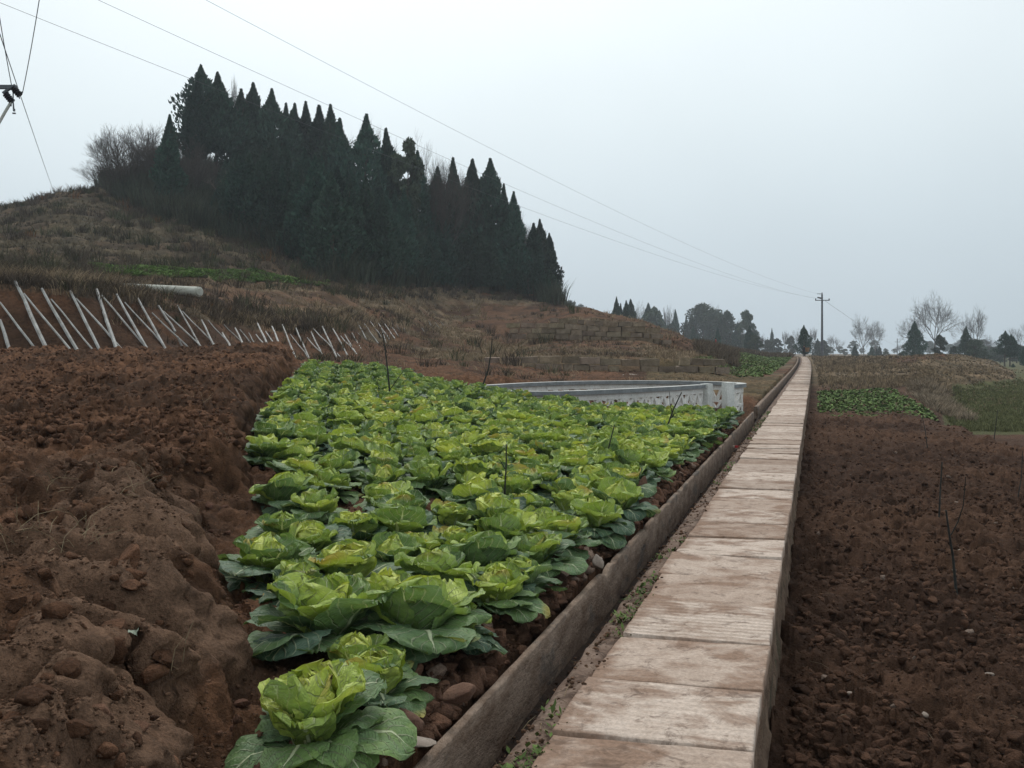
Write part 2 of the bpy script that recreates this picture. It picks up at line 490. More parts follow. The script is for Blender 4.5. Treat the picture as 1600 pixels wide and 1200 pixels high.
M['insul'] = m_simple('insulator_glaze', (.02, .018, .022), (.012, .01, .013), 5, .3, 0)
M['wire'] = m_simple('wire', (.10, .11, .12), (.07, .075, .085), 5, .5, 0)
M['skin'] = m_simple('skin', (.32, .19, .13), (.28, .16, .11), 9, .6, 0)
M['darkcloth'] = m_simple('dark_cloth', (.02, .02, .024), (.012, .012, .015), 9, .9, 0)
M['redcloth'] = m_simple('red_cloth', (.36, .03, .03), (.25, .02, .02), 9, .9, 0)
M['bluecloth'] = m_simple('blue_trousers', (.03, .04, .08), (.02, .03, .05), 9, .9, 0)
M['basket'] = m_simple('wicker', (.24, .13, .055), (.14, .075, .03), 14, .9, .5, .01, 60)
M['stone'] = m_simple('grey_stone', (.30, .25, .21), (.19, .15, .12), 6, .9, .6, .01, 60)
M['brownrock'] = m_simple('brown_clod', (.16, .09, .06), (.095, .05, .034), 7, .95, .9, .02, 60)
M['plastic'] = m_simple('white_plastic', (.7, .72, .74), (.55, .57, .6), 6, .5, .2, .005)

# concrete slabs of the path
def m_slab():
    m, nt, p, o = mat('path_slabs')
    co = obj_co(nt)
    uvn = nt.nodes.new('ShaderNodeUVMap'); uvn.uv_map = 'UVMap'     # metres: x across, y along
    uv = uvn.outputs[0]
    sx = nt.nodes.new('ShaderNodeSeparateXYZ'); nt.links.new(uv, sx.inputs[0])
    sc = nt.nodes.new('ShaderNodeSeparateColor'); nt.links.new(attr(nt), sc.inputs[0])
    tone, groove, dirt = sc.outputs[0], sc.outputs[1], sc.outputs[2]
    def mapped(scale):
        mp = nt.nodes.new('ShaderNodeMapping'); mp.inputs['Scale'].default_value = scale
        nt.links.new(uv, mp.inputs[0]); return mp.outputs[0]
    big = nz(nt, 1.0, 6, .62, mapped((2.6, 3.3, 1)), 1.1)
    streak = nz(nt, 1.0, 5, .6, mapped((5.5, 6.5, 1)), 1.0)
    fine = nz(nt, 55, 4, .7, co)
    c = mixc(nt, mr(nt, streak, .3, .7, 0, 1), (.57, .475, .405), (.46, .37, .305))
    c = mixc(nt, tone, c, mixc(nt, 1.0, c, (.62, .55, .50), 'MULTIPLY'))
    s1 = math_(nt, 'ADD', math_(nt, 'MULTIPLY', streak, .22), math_(nt, 'MULTIPLY', big, 1.15))
    s1 = math_(nt, 'ADD', s1, math_(nt, 'MULTIPLY', dirt, .42))
    c = mixc(nt, mr(nt, s1, .66, .90, 0, .80), c, (.20, .118, .076))
    dk = nz(nt, 7, 6, .75, co, .8)
    c = mixc(nt, mr(nt, dk, .54, .64, 0, .65), c, (.09, .055, .038))
    sp = nz(nt, 120, 3, .8, co)
    c = mixc(nt, mr(nt, sp, .60, .72, 0, .55), c, (.10, .06, .04))
    c = mixc(nt, 1.0, c, mr(nt, fine, .25, .75, .68, 1.28), 'MULTIPLY')
    w = nt.nodes.new('ShaderNodeTexWave'); w.bands_direction = 'Y'; w.inputs['Scale'].default_value = 5.2
    w.inputs['Distortion'].default_value = 1.2; w.inputs['Detail'].default_value = 2; w.inputs['Detail Scale'].default_value = 3
    nt.links.new(uv, w.inputs['Vector'])
    gv = math_(nt, 'MULTIPLY', w.outputs['Fac'], groove)
    c = mixc(nt, math_(nt, 'MULTIPLY', math_(nt, 'SUBTRACT', 1.0, w.outputs['Fac']), math_(nt, 'MULTIPLY', groove, .6)), c, (.15, .09, .058))
    nt.links.new(c, p.inputs['Base Color'])
    p.inputs['Roughness'].default_value = .9
    h = math_(nt, 'ADD', math_(nt, 'MULTIPLY', gv, 1.1), math_(nt, 'ADD', math_(nt, 'MULTIPLY', streak, .35), math_(nt, 'MULTIPLY', fine, .4)))
    bump(nt, p, h, .7, .012)
    return m
M['slab'] = m_slab()

# cabbage leaf
def m_leaf():
    m, nt, p, out = mat('cabbage_leaf')
    uvn = nt.nodes.new('ShaderNodeUVMap'); uvn.uv_map = 'UVMap'
    sx = nt.nodes.new('ShaderNodeSeparateXYZ'); nt.links.new(uvn.outputs[0], sx.inputs[0])
    co = obj_co(nt)
    oi = nt.nodes.new('ShaderNodeObjectInfo')
    n1 = nz(nt, 16, 3, .6, co); n2 = nz(nt, 70, 3, .6, co)
    wob = math_(nt, 'MULTIPLY', math_(nt, 'SUBTRACT', n1, .5), .12)
    U = math_(nt, 'ADD', sx.outputs[0], math_(nt, 'MULTIPLY', wob, .25))
    V = sx.outputs[1]
    a = math_(nt, 'MULTIPLY', math_(nt, 'ABSOLUTE', math_(nt, 'SUBTRACT', U, .5)), 2.0)
    wr = math_(nt, 'MULTIPLY_ADD', math_(nt, 'SUBTRACT', 1.0, V), .17, .012)
    mid = math_(nt, 'MULTIPLY', mr(nt, math_(nt, 'DIVIDE', a, wr), .55, 1.0, 1, 0), 1.0)
    ph = math_(nt, 'MULTIPLY', math_(nt, 'SUBTRACT', math_(nt, 'ADD', V, wob), math_(nt, 'MULTIPLY', a, .38)), 7.0)
    fr = math_(nt, 'ABSOLUTE', math_(nt, 'SUBTRACT', math_(nt, 'FRACT', ph), .5))
    side = math_(nt, 'MULTIPLY', mr(nt, fr, .0, .10, 1, 0), mr(nt, a, .3, 1.0, 1, .35))
    ph2 = math_(nt, 'MULTIPLY', math_(nt, 'ADD', math_(nt, 'ADD', V, math_(nt, 'MULTIPLY', a, .8)), math_(nt, 'MULTIPLY', wob, 2.5)), 13.0)
    fr2 = math_(nt, 'ABSOLUTE', math_(nt, 'SUBTRACT', math_(nt, 'FRACT', ph2), .5))
    net = math_(nt, 'MULTIPLY', mr(nt, fr2, .0, .10, 1, 0), .28)
    vein = math_(nt, 'MAXIMUM', math_(nt, 'MAXIMUM', mid, math_(nt, 'MULTIPLY', side, .85)), net)
    sc = nt.nodes.new('ShaderNodeSeparateColor'); nt.links.new(attr(nt), sc.inputs[0])
    rank = math_(nt, 'ADD', sc.outputs[0], math_(nt, 'MULTIPLY', math_(nt, 'SUBTRACT', n1, .5), .25))
    rank = math_(nt, 'ADD', rank, mr(nt, oi.outputs['Random'], 0, 1, -.17, .15))
    cr = nt.nodes.new('ShaderNodeValToRGB'); nt.links.new(rank, cr.inputs[0])
    e = cr.color_ramp.elements
    e[0].position = 0; e[0].color = (.78, .78, .24, 1)
    e[1].position = 1; e[1].color = (.055, .112, .068, 1)
    for q, c_ in ((.22, (.66, .72, .15)), (.44, (.38, .50, .09)), (.67, (.155, .255, .075))):
        x = e.new(q); x.color = (*c_, 1)
    # bloom of grey wax on the outer leaves
    c = mixc(nt, math_(nt, 'MULTIPLY', mr(nt, nz(nt, 9, 3, .6, co), .42, .75, 0, .38), sc.outputs[0]), cr.outputs[0], (.24, .33, .24))
    c = mixc(nt, math_(nt, 'MULTIPLY', vein, mr(nt, sc.outputs[0], 0, 1, .75, .6)), c, (.74, .78, .52))
    c = mixc(nt, mr(nt, sc.outputs[1], .5, 1, 0, 1), c, (.50, .40, .10))
    c = mixc(nt, 1.0, c, mr(nt, n2, .25, .75, .86, 1.14), 'MULTIPLY')
    nt.links.new(c, p.inputs['Base Color'])
    p.inputs['Roughness'].default_value = .5
    p.inputs['Specular IOR Level'].default_value = .3
    hh = math_(nt, 'ADD', math_(nt, 'MULTIPLY', vein, -.55), math_(nt, 'ADD', math_(nt, 'MULTIPLY', n1, .8), math_(nt, 'MULTIPLY', n2, .25)))
    bump(nt, p, hh, 1.0, .018)
    tr = nt.nodes.new('ShaderNodeBsdfTranslucent')
    nt.links.new(mixc(nt, 1.0, c, (1.0, 1.0, .5), 'MULTIPLY'), tr.inputs[0])
    ms = nt.nodes.new('ShaderNodeMixShader'); ms.inputs[0].default_value = .24
    nt.links.new(p.outputs[0], ms.inputs[1]); nt.links.new(tr.outputs[0], ms.inputs[2])
    nt.links.new(ms.outputs[0], out.inputs[0])
    return m
M['leaf'] = m_leaf()

def m_foliage(name, c1, c2, c3=None):
    m, nt, p, out = mat(name)
    co = obj_co(nt)
    oi = nt.nodes.new('ShaderNodeObjectInfo')
    c = mixc(nt, mr(nt, nz(nt, 1.3, 4, .6, co), .35, .65, 0, 1), c1, c2)
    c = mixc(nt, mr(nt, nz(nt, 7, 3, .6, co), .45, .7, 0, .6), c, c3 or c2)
    c = mixc(nt, 1.0, c, attr(nt), 'MULTIPLY')
    c = mixc(nt, 1.0, c, mr(nt, oi.outputs['Random'], 0, 1, .6, 1.6), 'MULTIPLY')
    c = mixc(nt, mr(nt, math_(nt, 'FRACT', math_(nt, 'MULTIPLY', oi.outputs['Random'], 7.3)), 0, 1, 0, .3), c, (.05, .045, .025))
    nt.links.new(c, p.inputs['Base Color'])
    p.inputs['Roughness'].default_value = .8; p.inputs['Specular IOR Level'].default_value = .15
    return m
M['cypress'] = m_foliage('cypress_foliage', (.024, .060, .043), (.012, .034, .027), (.045, .080, .050))
M['broad'] = m_foliage('evergreen_foliage', (.045, .065, .040), (.028, .045, .032), (.06, .08, .045))
M['crop'] = m_foliage('crop_leaves', (.15, .225, .065), (.10, .16, .05), (.23, .30, .12))
M['weed'] = m_foliage('weeds', (.10, .16, .035), (.06, .11, .03), (.16, .2, .06))

# ------------------------------------------------------------------ ground mesh (polar sheet)
def relief(Xr, Yr, zr, I):
    t = I['t']; blend = I['blend']; right = I['right']; U = I['U']; near = I['near']
    nearm = Yr < 60
    cl = np.zeros_like(Xr)
    cl[nearm] = clods(Xr[nearm], Yr[nearm])
    big = fbm(Xr * 1.7, Yr * 1.7, 5, 3)
    leftf = (~right) & (I['d'] > 0) & (blend < .5)
    bedm = (~right) & ~leftf & (blend < .5) & (t < -.80)
    smooth_l = sst(I['lump'], .25, .6) * (1 - sst(I['d'], .9, 1.5)) * near
    amp = np.where(leftf, 1.3 * (1 - smooth_l * .55) * (.5 + .9 * big), 0)
    amp = np.where(leftf & (I['d'] < .35), amp * .6, amp)
    amp = amp * np.where(leftf, 1 - .45 * near * (1 - sst(I['d'], 1.2, 2.0)), 1)
    amp = np.where(bedm, .8 * (.6 + .8 * big), amp)
    rf = right & (Yr < 60)
    edge = np.where(U > 1440, 1 - sst(Yr, 20, 30), 1)
    amp = np.where(rf, (.8 + .7 * big) * np.clip(edge, .2, 1) * (1 - sst(Yr, 29, 34) * .7), amp)
    soilb = (~right) & (blend >= .5) & (Yr < 60) & (U > 520)
    amp = np.where(soilb, .8, amp)
    amp = amp * (1 - sst(Yr, 44, 60))
    amp = np.where(bedm, amp * (1 - .8 * sst(t, -1.2, -.95)), amp)
    zr = zr + cl * amp
    n3 = fbm(Xr * 9, Yr * 9, 7, 3) - .5
    zr = zr + n3 * .03 * np.where(leftf | bedm | rf, 1, .5) * (Yr < 40)
    zr = np.where((t > -.80) & (t < .4), np.minimum(zr, -.5), zr)
    return zr, cl, amp, leftf, bedm, rf, smooth_l, big

def surf(X, Y):
    X = np.atleast_1d(np.asarray(X, float)); Y = np.atleast_1d(np.asarray(Y, float))
    z, I = H(X, Y)
    return relief(X, Y, z.copy(), I)[0]

def ground():
    us = np.concatenate([np.linspace(-900, -120, 60), np.linspace(-115, 1715, 820), np.linspace(1725, 2500, 55)])
    ys = np.concatenate([np.exp(np.arange(math.log(.6), math.log(28), .0036)), np.exp(np.arange(math.log(28.05), math.log(130), .0062)), np.exp(np.linspace(math.log(130.5), math.log(650), 70))])
    UU, YY = np.meshgrid((us - 800) / F, ys)
    X = UU * YY; Y = YY
    z, I = H(X, Y)
    sh = X.shape
    Xr, Yr = X.ravel(), Y.ravel()
    t = I['t']; blend = I['blend']; bank = I['bank']; right = I['right']; U = I['U']; near = I['near']
    zr = z.ravel().copy()
    zr, cl, amp, leftf, bedm, rf, smooth_l, big = relief(Xr, Yr, zr, I)
    bf = np.where(right | (blend > .5), 0, 4 * bank * (1 - bank))
    Xs = Xr + bf * ((fbm(Yr * 4, zr * 7, 701, 4) - .5) * .30 + (fbm(Yr * 13, zr * 16, 705, 3) - .5) * .10)
    # colours -----------------------------------------------------------
    C = np.zeros((len(Xr), 3))
    red = np.array((.112, .057, .032)); redd = np.array((.055, .030, .018)); pale = np.array((.165, .102, .068))
    dark = np.array((.048, .027, .018)); grass = np.array((.175, .125, .078)); grassd = np.array((.085, .066, .042)); green = np.array((.09, .10, .04))
    a1 = fbm(Xr * .8, Yr * .8, 100, 4)[:, None]; a2 = fbm(Xr * .25, Yr * .25, 104, 4)[:, None]
    lo = sst(a1, .35, .65)
    C[:] = redd * (1 - lo) + red * lo
    q = sst(cl / .06, .3, 1.0)[:, None]  # clod tops lighter, gaps darker: light and shade put into the soil colours
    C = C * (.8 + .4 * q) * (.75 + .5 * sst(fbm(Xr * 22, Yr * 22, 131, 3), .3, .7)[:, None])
    pm = near * (1 - sst(I['d'], 1.3, 2.1)) * sst(I['d'], .0, .2)
    pm = pm * sst(fbm(Xr * 2.1, Yr * 2.1, 141, 4) + .12 * smooth_l, .46, .60)
    C = np.where((leftf & (pm > 0))[:, None], C * (1 - pm[:, None] * .7) + pale * pm[:, None] * .7 * (.75 + .5 * fbm(Xr * 8, Yr * 8, 143, 4))[:, None], C)
    lr = sst(fbm(Xr * .5, Yr * .5, 110, 3)[:, None], .3, .7)
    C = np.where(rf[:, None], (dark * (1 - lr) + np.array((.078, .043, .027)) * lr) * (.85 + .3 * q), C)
    # far terrain
    g = sst(fbm(Xr * .35, Yr * .35, 120, 4), .38, .56)
    farC = grassd[None] * (1 - sst(a1, .3, .7)) + grass[None] * sst(a1, .3, .7)
    soilC = (redd * 1.05)[None] * (1 - lo) + (red * .95)[None] * lo
    gg = g[:, None]
    # red soil band behind the tank, bank with the stakes, upper fields
    vv = HV + (CZ - zr) / Yr * F
    bandm = (U > 560) & (U < 1010) & (Yr > 28) & (Yr < 44.5)
    bankm = (U < 560) & (vv > np.interp(U, [0, 100, 200, 300, 400, 500, 560], [452, 462, 472, 495, 518, 520, 515])) & (Yr < 60)
    top = (U > 750) & (U < 1090) & (Yr > 66) & (Yr < 100)
    up = (U > 1050) & (U < 1180) & (Yr > 62) & (Yr < 110)
    g2 = gg.copy()
    g2[bandm] = .0; g2[bankm] = .0; g2[top] *= .12; g2[up] *= .2
    b3 = (U > 560) & (U < 1060) & (Yr > 45.6) & (Yr < 62) & (np.sin(zr * 7 + fbm(Xr * .3, Yr * .3, 77, 2) * 5) > .2)
    g2[b3] *= .35
    hb = (U < 560) & ~bankm
    g2[hb] = .35 + .5 * g2[hb]
    upl = (U > 250) & (U < 560) & (vv > 455) & (vv < 480) & ~bankm
    g2[upl] *= .35
    FC = soilC * (1 - g2) + farC * g2
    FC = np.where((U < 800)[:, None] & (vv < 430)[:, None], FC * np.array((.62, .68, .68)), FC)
    tow = ((U > 1010) & (U < 1260) & (Yr > 28) & (Yr < 47) & ~right)[:, None]
    FC = np.where(tow, soilC * .5 + farC * .3 + green * .2, FC)
    b1 = blend[:, None]
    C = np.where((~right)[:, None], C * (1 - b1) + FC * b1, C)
    # right far ground: dry grass, low green field
    rg = sst(Yr, 48, 54)[:, None]
    RC = farC * np.array((1.0, .98, .95))
    C = np.where(right[:, None] & (Yr > 47)[:, None], C * (1 - rg) + RC * rg, C)
    lowg = right & (U > 1440) & (zr < -.85) & (Yr > 30)
    gr = (green * .9)[None] * .7 + farC * .25
    C = np.where(lowg[:, None], gr, C)
    trk = right & (U > 1555) & (np.abs(Yr - 50 - 8 * np.sin(U * .02)) < 3)
    C = np.where(trk[:, None], np.array((.17, .12, .085)), C)
    top2 = right & (U > 1390) & (Yr > 84) & (Yr < 125) & (U < 1480)
    C = np.where(top2[:, None], soilC, C)
    # forest floor
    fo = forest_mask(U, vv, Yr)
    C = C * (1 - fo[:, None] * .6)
    V = np.c_[Xs, Yr, zr]
    nr, nc = sh
    idx = np.arange(nr * nc).reshape(nr, nc)
    Q = np.stack([idx[:-1, :-1], idx[:-1, 1:], idx[1:, 1:], idx[1:, :-1]], -1).reshape(-1, 4)
    Xc = Q[:, 0]
    reg = np.full(len(Xr), 0)
    reg[leftf] = 1; reg[bedm] = 2; reg[rf & (Yr < 47)] = 3
    reg[(~right) & (blend < .5) & (t >= -.80)] = 3
    rq = reg[Xc]
    for k, (nm, mt) in enumerate((('hillside', M['hill']), ('ploughed_field_left', M['soil']), ('cabbage_bed_soil', M['soil']), ('ploughed_field_right', M['soil']))):
        q_ = Q[rq == k]
        un, inv = np.unique(q_, return_inverse=True)
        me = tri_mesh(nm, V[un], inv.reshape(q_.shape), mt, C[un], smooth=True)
        tag(link(nm, me), kind='structure')

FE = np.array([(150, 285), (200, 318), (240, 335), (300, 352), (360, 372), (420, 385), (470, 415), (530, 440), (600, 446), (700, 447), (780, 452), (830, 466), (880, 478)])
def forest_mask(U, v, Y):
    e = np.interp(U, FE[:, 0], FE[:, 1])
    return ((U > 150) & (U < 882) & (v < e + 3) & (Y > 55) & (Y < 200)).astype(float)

ground()

# ------------------------------------------------------------------ path
def path():
    # slabs: one mesh, each slab its own block with a slightly uneven top
    V = []; T = []; C = []; UV = []
    s = 1.15; k = 0; n0 = 0
    rr = random.Random(5)
    while s < 150:
        L = rr.uniform(.70, .78)
        gap = rr.uniform(.006, .014) if rr.random() < .6 else .003
        nx, ny = (17, 13) if s < 12 else ((7, 5) if s < 40 else (3, 2))
        tl = -.40 + rr.uniform(-.015, .02); tr = .40 + rr.uniform(-.006, .006)
        dz = rr.uniform(-.006, .006); tx = rr.uniform(-.008, .008); ty = rr.uniform(-.008, .008); sk = rr.uniform(-.012, .012)
        tone = rr.random() ** 2.5 * .8; gro = rr.choice((0, 0, .25, .5, 1.0))
        gx = np.linspace(0, 1, nx); gy = np.linspace(0, 1, ny)
        if nx > 4: gx[1] = .012; gx[-2] = .988; gy[1] = .012; gy[-2] = .988
        A, B = np.meshgrid(gx, gy)
        tt = tl + (tr - tl) * A
        ss = s + gap + (L - 2 * gap) * B + sk * (A - .5) * 2
        eg = np.minimum(np.minimum(A, 1 - A) * .8, np.minimum(B, 1 - B) * .75)
        jit = (fbm(tt * 30, ss * 30, 201, 3) - .5)
        edge = (eg < 1e-6)
        ss = ss + np.where((B == 0) | (B == 1), jit * .016, 0)
        tt = tt + np.where((A == 0) | (A == 1), (fbm(ss * 9, ss * 3, 207, 3) - .5) * .018, 0)
        zz = dz + tx * (A - .5) * 2 + ty * (B - .5) * 2 + (fbm(tt * 4, ss * 4, 203, 3) - .5) * .006 - np.where(edge, .0015 + np.abs(jit) * .008, 0)
        Xs, Ys = st2xy(ss, tt)
        top = np.stack([Xs, Ys, zz], -1).reshape(-1, 3)
        dirt = (sst(.03 - eg, 0, .03) * .25 + sst(.10 - A, 0, .10) * .35 + (fbm(tt * 5 + k * 3.7, ss * 6, 209, 3) - .5) * 1.3) if nx > 10 else (np.where(edge, .15, 0) if nx > 4 else A * 0)
        # block with sides: boundary ring dropped
        ring = [j for j in range(nx)] + [i * nx + nx - 1 for i in range(1, ny)] + [(ny - 1) * nx + j for j in range(nx - 2, -1, -1)] + [i * nx for i in range(ny - 2, 0, -1)]
        bot = top[ring].copy(); bot[:, 2] = -.075
        V.append(top); V.append(bot)
        C.append(np.c_[np.full(nx * ny, tone), np.full(nx * ny, gro), dirt.ravel()]); C.append(np.tile((tone, 0, .6), (len(ring), 1)))
        uvt = np.stack([tt + 3.1 * (k % 17), ss], -1).reshape(-1, 2); UV.append(uvt); UV.append(uvt[ring] + (.02, .03))
        for i in range(ny - 1):
            for j in range(nx - 1):
                a = n0 + i * nx + j
                T.append((a, a + 1, a + nx + 1, a + nx))
        m = len(ring); bb = n0 + nx * ny
        for i in range(m):
            j = (i + 1) % m
            T.append((n0 + ring[j], n0 + ring[i], bb + i, bb + j))
        n0 += nx * ny + m
        s += L; k += 1
    me = tri_mesh('path', np.concatenate(V), np.array(T), M['slab'], np.concatenate(C), np.concatenate(UV))
    tag(link('path', me), kind='structure')
    # masonry under the slabs (right face visible)
    V = []; T = []
    ss = np.concatenate([np.arange(.8, 14, .03), np.arange(14, 40, .2), np.arange(40, 151, 1.0)])
    prof_ = [(-.39, -.07), (.37, -.08)] + [(.372 + .07 * q ** 1.3, -.10 - .8 * q) for q in np.linspace(0, 1, 26)]
    n = len(prof_)
    for s in ss:
        nzv = fbm(np.full(n, s * 7), np.array([p[1] for p in prof_]) * 9 , 301, 4) - .5
        fw, rw = worley(np.full(n, s * 3.4), np.array([p[1] for p in prof_]) * 5.5, 309); nz2 = np.sqrt(np.clip(1 - (fw / .75) ** 2, 0, 1)) * rw * .5 - .2
        for k, (t_, z_) in enumerate(prof_):
            o = 0 if k < 2 else nzv[k] * .045 + nz2[k] * .03 * min(1, (k - 1) / 6)
            x, y = st2xy(s, t_ + min(o, .035 if k > 5 else .01))
            V.append((x, y, z_ if k else z_))
    for i in range(len(ss) - 1):
        for k in range(n - 1):
            a = i * n + k
            T.append((a, a + 1, a + n + 1, a + n))
    me = tri_mesh('path_retaining_wall', np.array(V), np.array(T), M['rubble'], smooth=True)
    tag(link('path_retaining_wall', me), 'rough mortared side wall carrying the concrete slab path above the dark field', 'retaining wall')
    # sweep helper
    def sweep(name, pr, s0, s1, mt, amp, seed, mats_n=1):
        ss = np.concatenate([np.arange(s0, min(s1, 16), .05), np.arange(max(s0, 16), min(s1, 40), .2), np.arange(max(s0, 40), s1 + .01, 1.0)]) if s0 < 40 else np.arange(s0, s1, 1.)
        n = len(pr); V = []; T = []
        for s in ss:
            q = fbm(np.full(n, s * 5.), np.arange(n) * 1.7, seed, 4) - .5
            q2 = fbm(np.full(n, s * .7), np.arange(n) * .4, seed + 9, 2) - .5
            for k, (t_, z_) in enumerate(pr):
                x, y = st2xy(s, t_ + q[k] * amp * .7)
                chip = max(0., float(q[3]) + float(q2[2]) * .6 - .16) * .14 if (name == 'ditch_wall' and z_ > -.05) else 0
                V.append((x, y, z_ + q[n - 1 - k] * amp + q2[k] * amp - chip))
        for i in range(len(ss) - 1):
            for k in range(n - 1):
                a = i * n + k; T.append((a, a + 1, a + n + 1, a + n))
        for base in (0, (len(ss) - 1) * n):
            for i in range((n - 1) // 2): T.append((base + i, base + i + 1, base + n - 2 - i, base + n - 1 - i))
        V = np.array(V); T = np.array(T)
        me = tri_mesh(name, V, T, mt, smooth=False)
        # end caps
        return link(name, me)
    o = sweep('path_curb', [(-.385, -.13), (-.39, -.035), (-.44, -.022), (-.50, -.03), (-.535, -.045), (-.54, -.15), (-.545, -.4)], .8, 150, M['curb'], .030, 401)
    tag(o, kind='structure')
    o = sweep('ditch_floor', [(-.53, -.28), (-.58, -.31), (-.63, -.32), (-.68, -.32), (-.73, -.31), (-.78, -.29)], .8, 150, M['ditchfloor'], .04, 411)
    tag(o, kind='structure')
    o = sweep('ditch_wall', [(-.758, -.42), (-.762, -.26), (-.766, -.1), (-.768, -.005), (-.774, .004), (-.806, .004), (-.812, -.005), (-.815, -.1), (-.815, -.3)], .8, 24.6, M['ditchwall'], .012, 421)
    tag(o, 'long low concrete wall between the drain and the cabbage bed', 'ditch wall')
    o = sweep('ditch_wall', [(-.78, -.34), (-.785, -.08), (-.79, -.02), (-.80, .0), (-.88, .0), (-.89, -.02), (-.89, -.3)], 26.6, 150, M['ditchwall'], .01, 431)
    tag(o, 'farther concrete wall of the drain, beyond the round tank', 'ditch wall')
path()

# ------------------------------------------------------------------ clods and stones
def ico(sub):
    import bmesh
    bm = bmesh.new(); bmesh.ops.create_icosphere(bm, subdivisions=sub, radius=1)
    V = np.array([v.co[:] for v in bm.verts]); T = np.array([[v.index for v in f.verts] for f in bm.faces]); bm.free()
    return V, T
ICO = {k: ico(k) for k in (1, 2, 3, 4)}
def lump(sub, seed, rough=.35, flat=.75):
    V, T = ICO[sub]
    V = V.copy()
    d = fbm(V[:, 0] * 1.6 + seed * 3.1, V[:, 1] * 1.6 + V[:, 2] * 1.9, seed, 3) - .5
    e = fbm(V[:, 0] * 4.5 + seed, V[:, 2] * 4.5 + V[:, 1] * 3.3, seed + 3, 3) - .5
    g_ = fbm(V[:, 0] * 9 + seed, V[:, 2] * 9 + V[:, 1] * 7, seed + 5, 2) - .5
    V = V * (1 + rough * 1.9 * d + rough * 1.3 * e + rough * .6 * g_)[:, None]
    # chop a few planes for angular faces
    rg = np.random.default_rng(seed)
    for i in range(12):
        nn = rg.normal(size=3); nn /= np.linalg.norm(nn); c = rg.uniform(.36, .78)
        dd = V @ nn - c
        V = np.where((dd > 0)[:, None], V - nn * dd[:, None] * .85, V)
    V = V * np.array((1, rg.uniform(.7, 1), flat * rg.uniform(.7, 1)))
    return V, T
LUMPS = {s: [lump(s, 500 + i, .45) for i in range(10)] for s in (1, 2, 3)}

def rotz(V, a):
    c, s = math.cos(a), math.sin(a)
    return np.c_[V[:, 0] * c - V[:, 1] * s, V[:, 0] * s + V[:, 1] * c, V[:, 2]]
def rand_rot(V, rg):
    q = rg.normal(size=4); q /= np.linalg.norm(q); w, x, y, z = q
    Rm = np.array([[1 - 2 * (y * y + z * z), 2 * (x * y - z * w), 2 * (x * z + y * w)], [2 * (x * y + z * w), 1 - 2 * (x * x + z * z), 2 * (y * z - x * w)], [2 * (x * z - y * w), 2 * (y * z + x * w), 1 - 2 * (x * x + y * y)]])
    return V @ Rm.T

def scatter_clods(name, pts, sizes, cols, mt, sub_near=2, ynear=9):
    VV = []; TT = []; CC = []; n = 0
    rg = np.random.default_rng(len(pts))
    zz = surf(pts[:, 0], pts[:, 1])
    for (x, y), s, c, z in zip(pts, sizes, cols, zz):
        V, T = LUMPS[3 if (y < 6.5 and s > .035) else (2 if y < ynear and s > .018 else 1)][rg.integers(10)]
        V = rotz(V, rg.uniform(0, 6.3)) * s
        if rg.random() < .5: V = rand_rot(V, rg)
        V = V + (x, y, z + s * rg.uniform(-.15, .4))
        VV.append(V); TT.append(T + n); n += len(V); CC.append(np.tile(c, (len(V), 1)))
    me = tri_mesh(name, np.concatenate(VV), np.concatenate(TT), mt, np.concatenate(CC), smooth=False)
    o = link(name, me)
    return tag(o, kind='stuff')

def grit(name, pts, sizes, cols, label):
    V0, T0 = ICO[1]
    rg = np.random.default_rng(len(pts) + 1); n = len(pts)
    zz = surf(pts[:, 0], pts[:, 1]); k = len(V0)
    base = np.stack([LUMPS[1][i][0] for i in range(10)])
    j = rg.integers(10, size=n); a = rg.uniform(0, 6.28, n); c_, s_ = np.cos(a)[:, None], np.sin(a)[:, None]
    B = base[j]; X = B[:, :, 0] * c_ - B[:, :, 1] * s_; Y = B[:, :, 0] * s_ + B[:, :, 1] * c_
    V = np.stack([X, Y, B[:, :, 2]], -1) * sizes[:, None, None] + np.c_[pts, zz + sizes * .25][:, None, :]
    T = (T0[None] + (np.arange(n) * k)[:, None, None]).reshape(-1, 3)
    o = link(name, tri_mesh(name, V.reshape(-1, 3), T, M['clod'], np.repeat(cols, k, axis=0)))
    return tag(o, label, 'soil crumbs', kind='stuff')

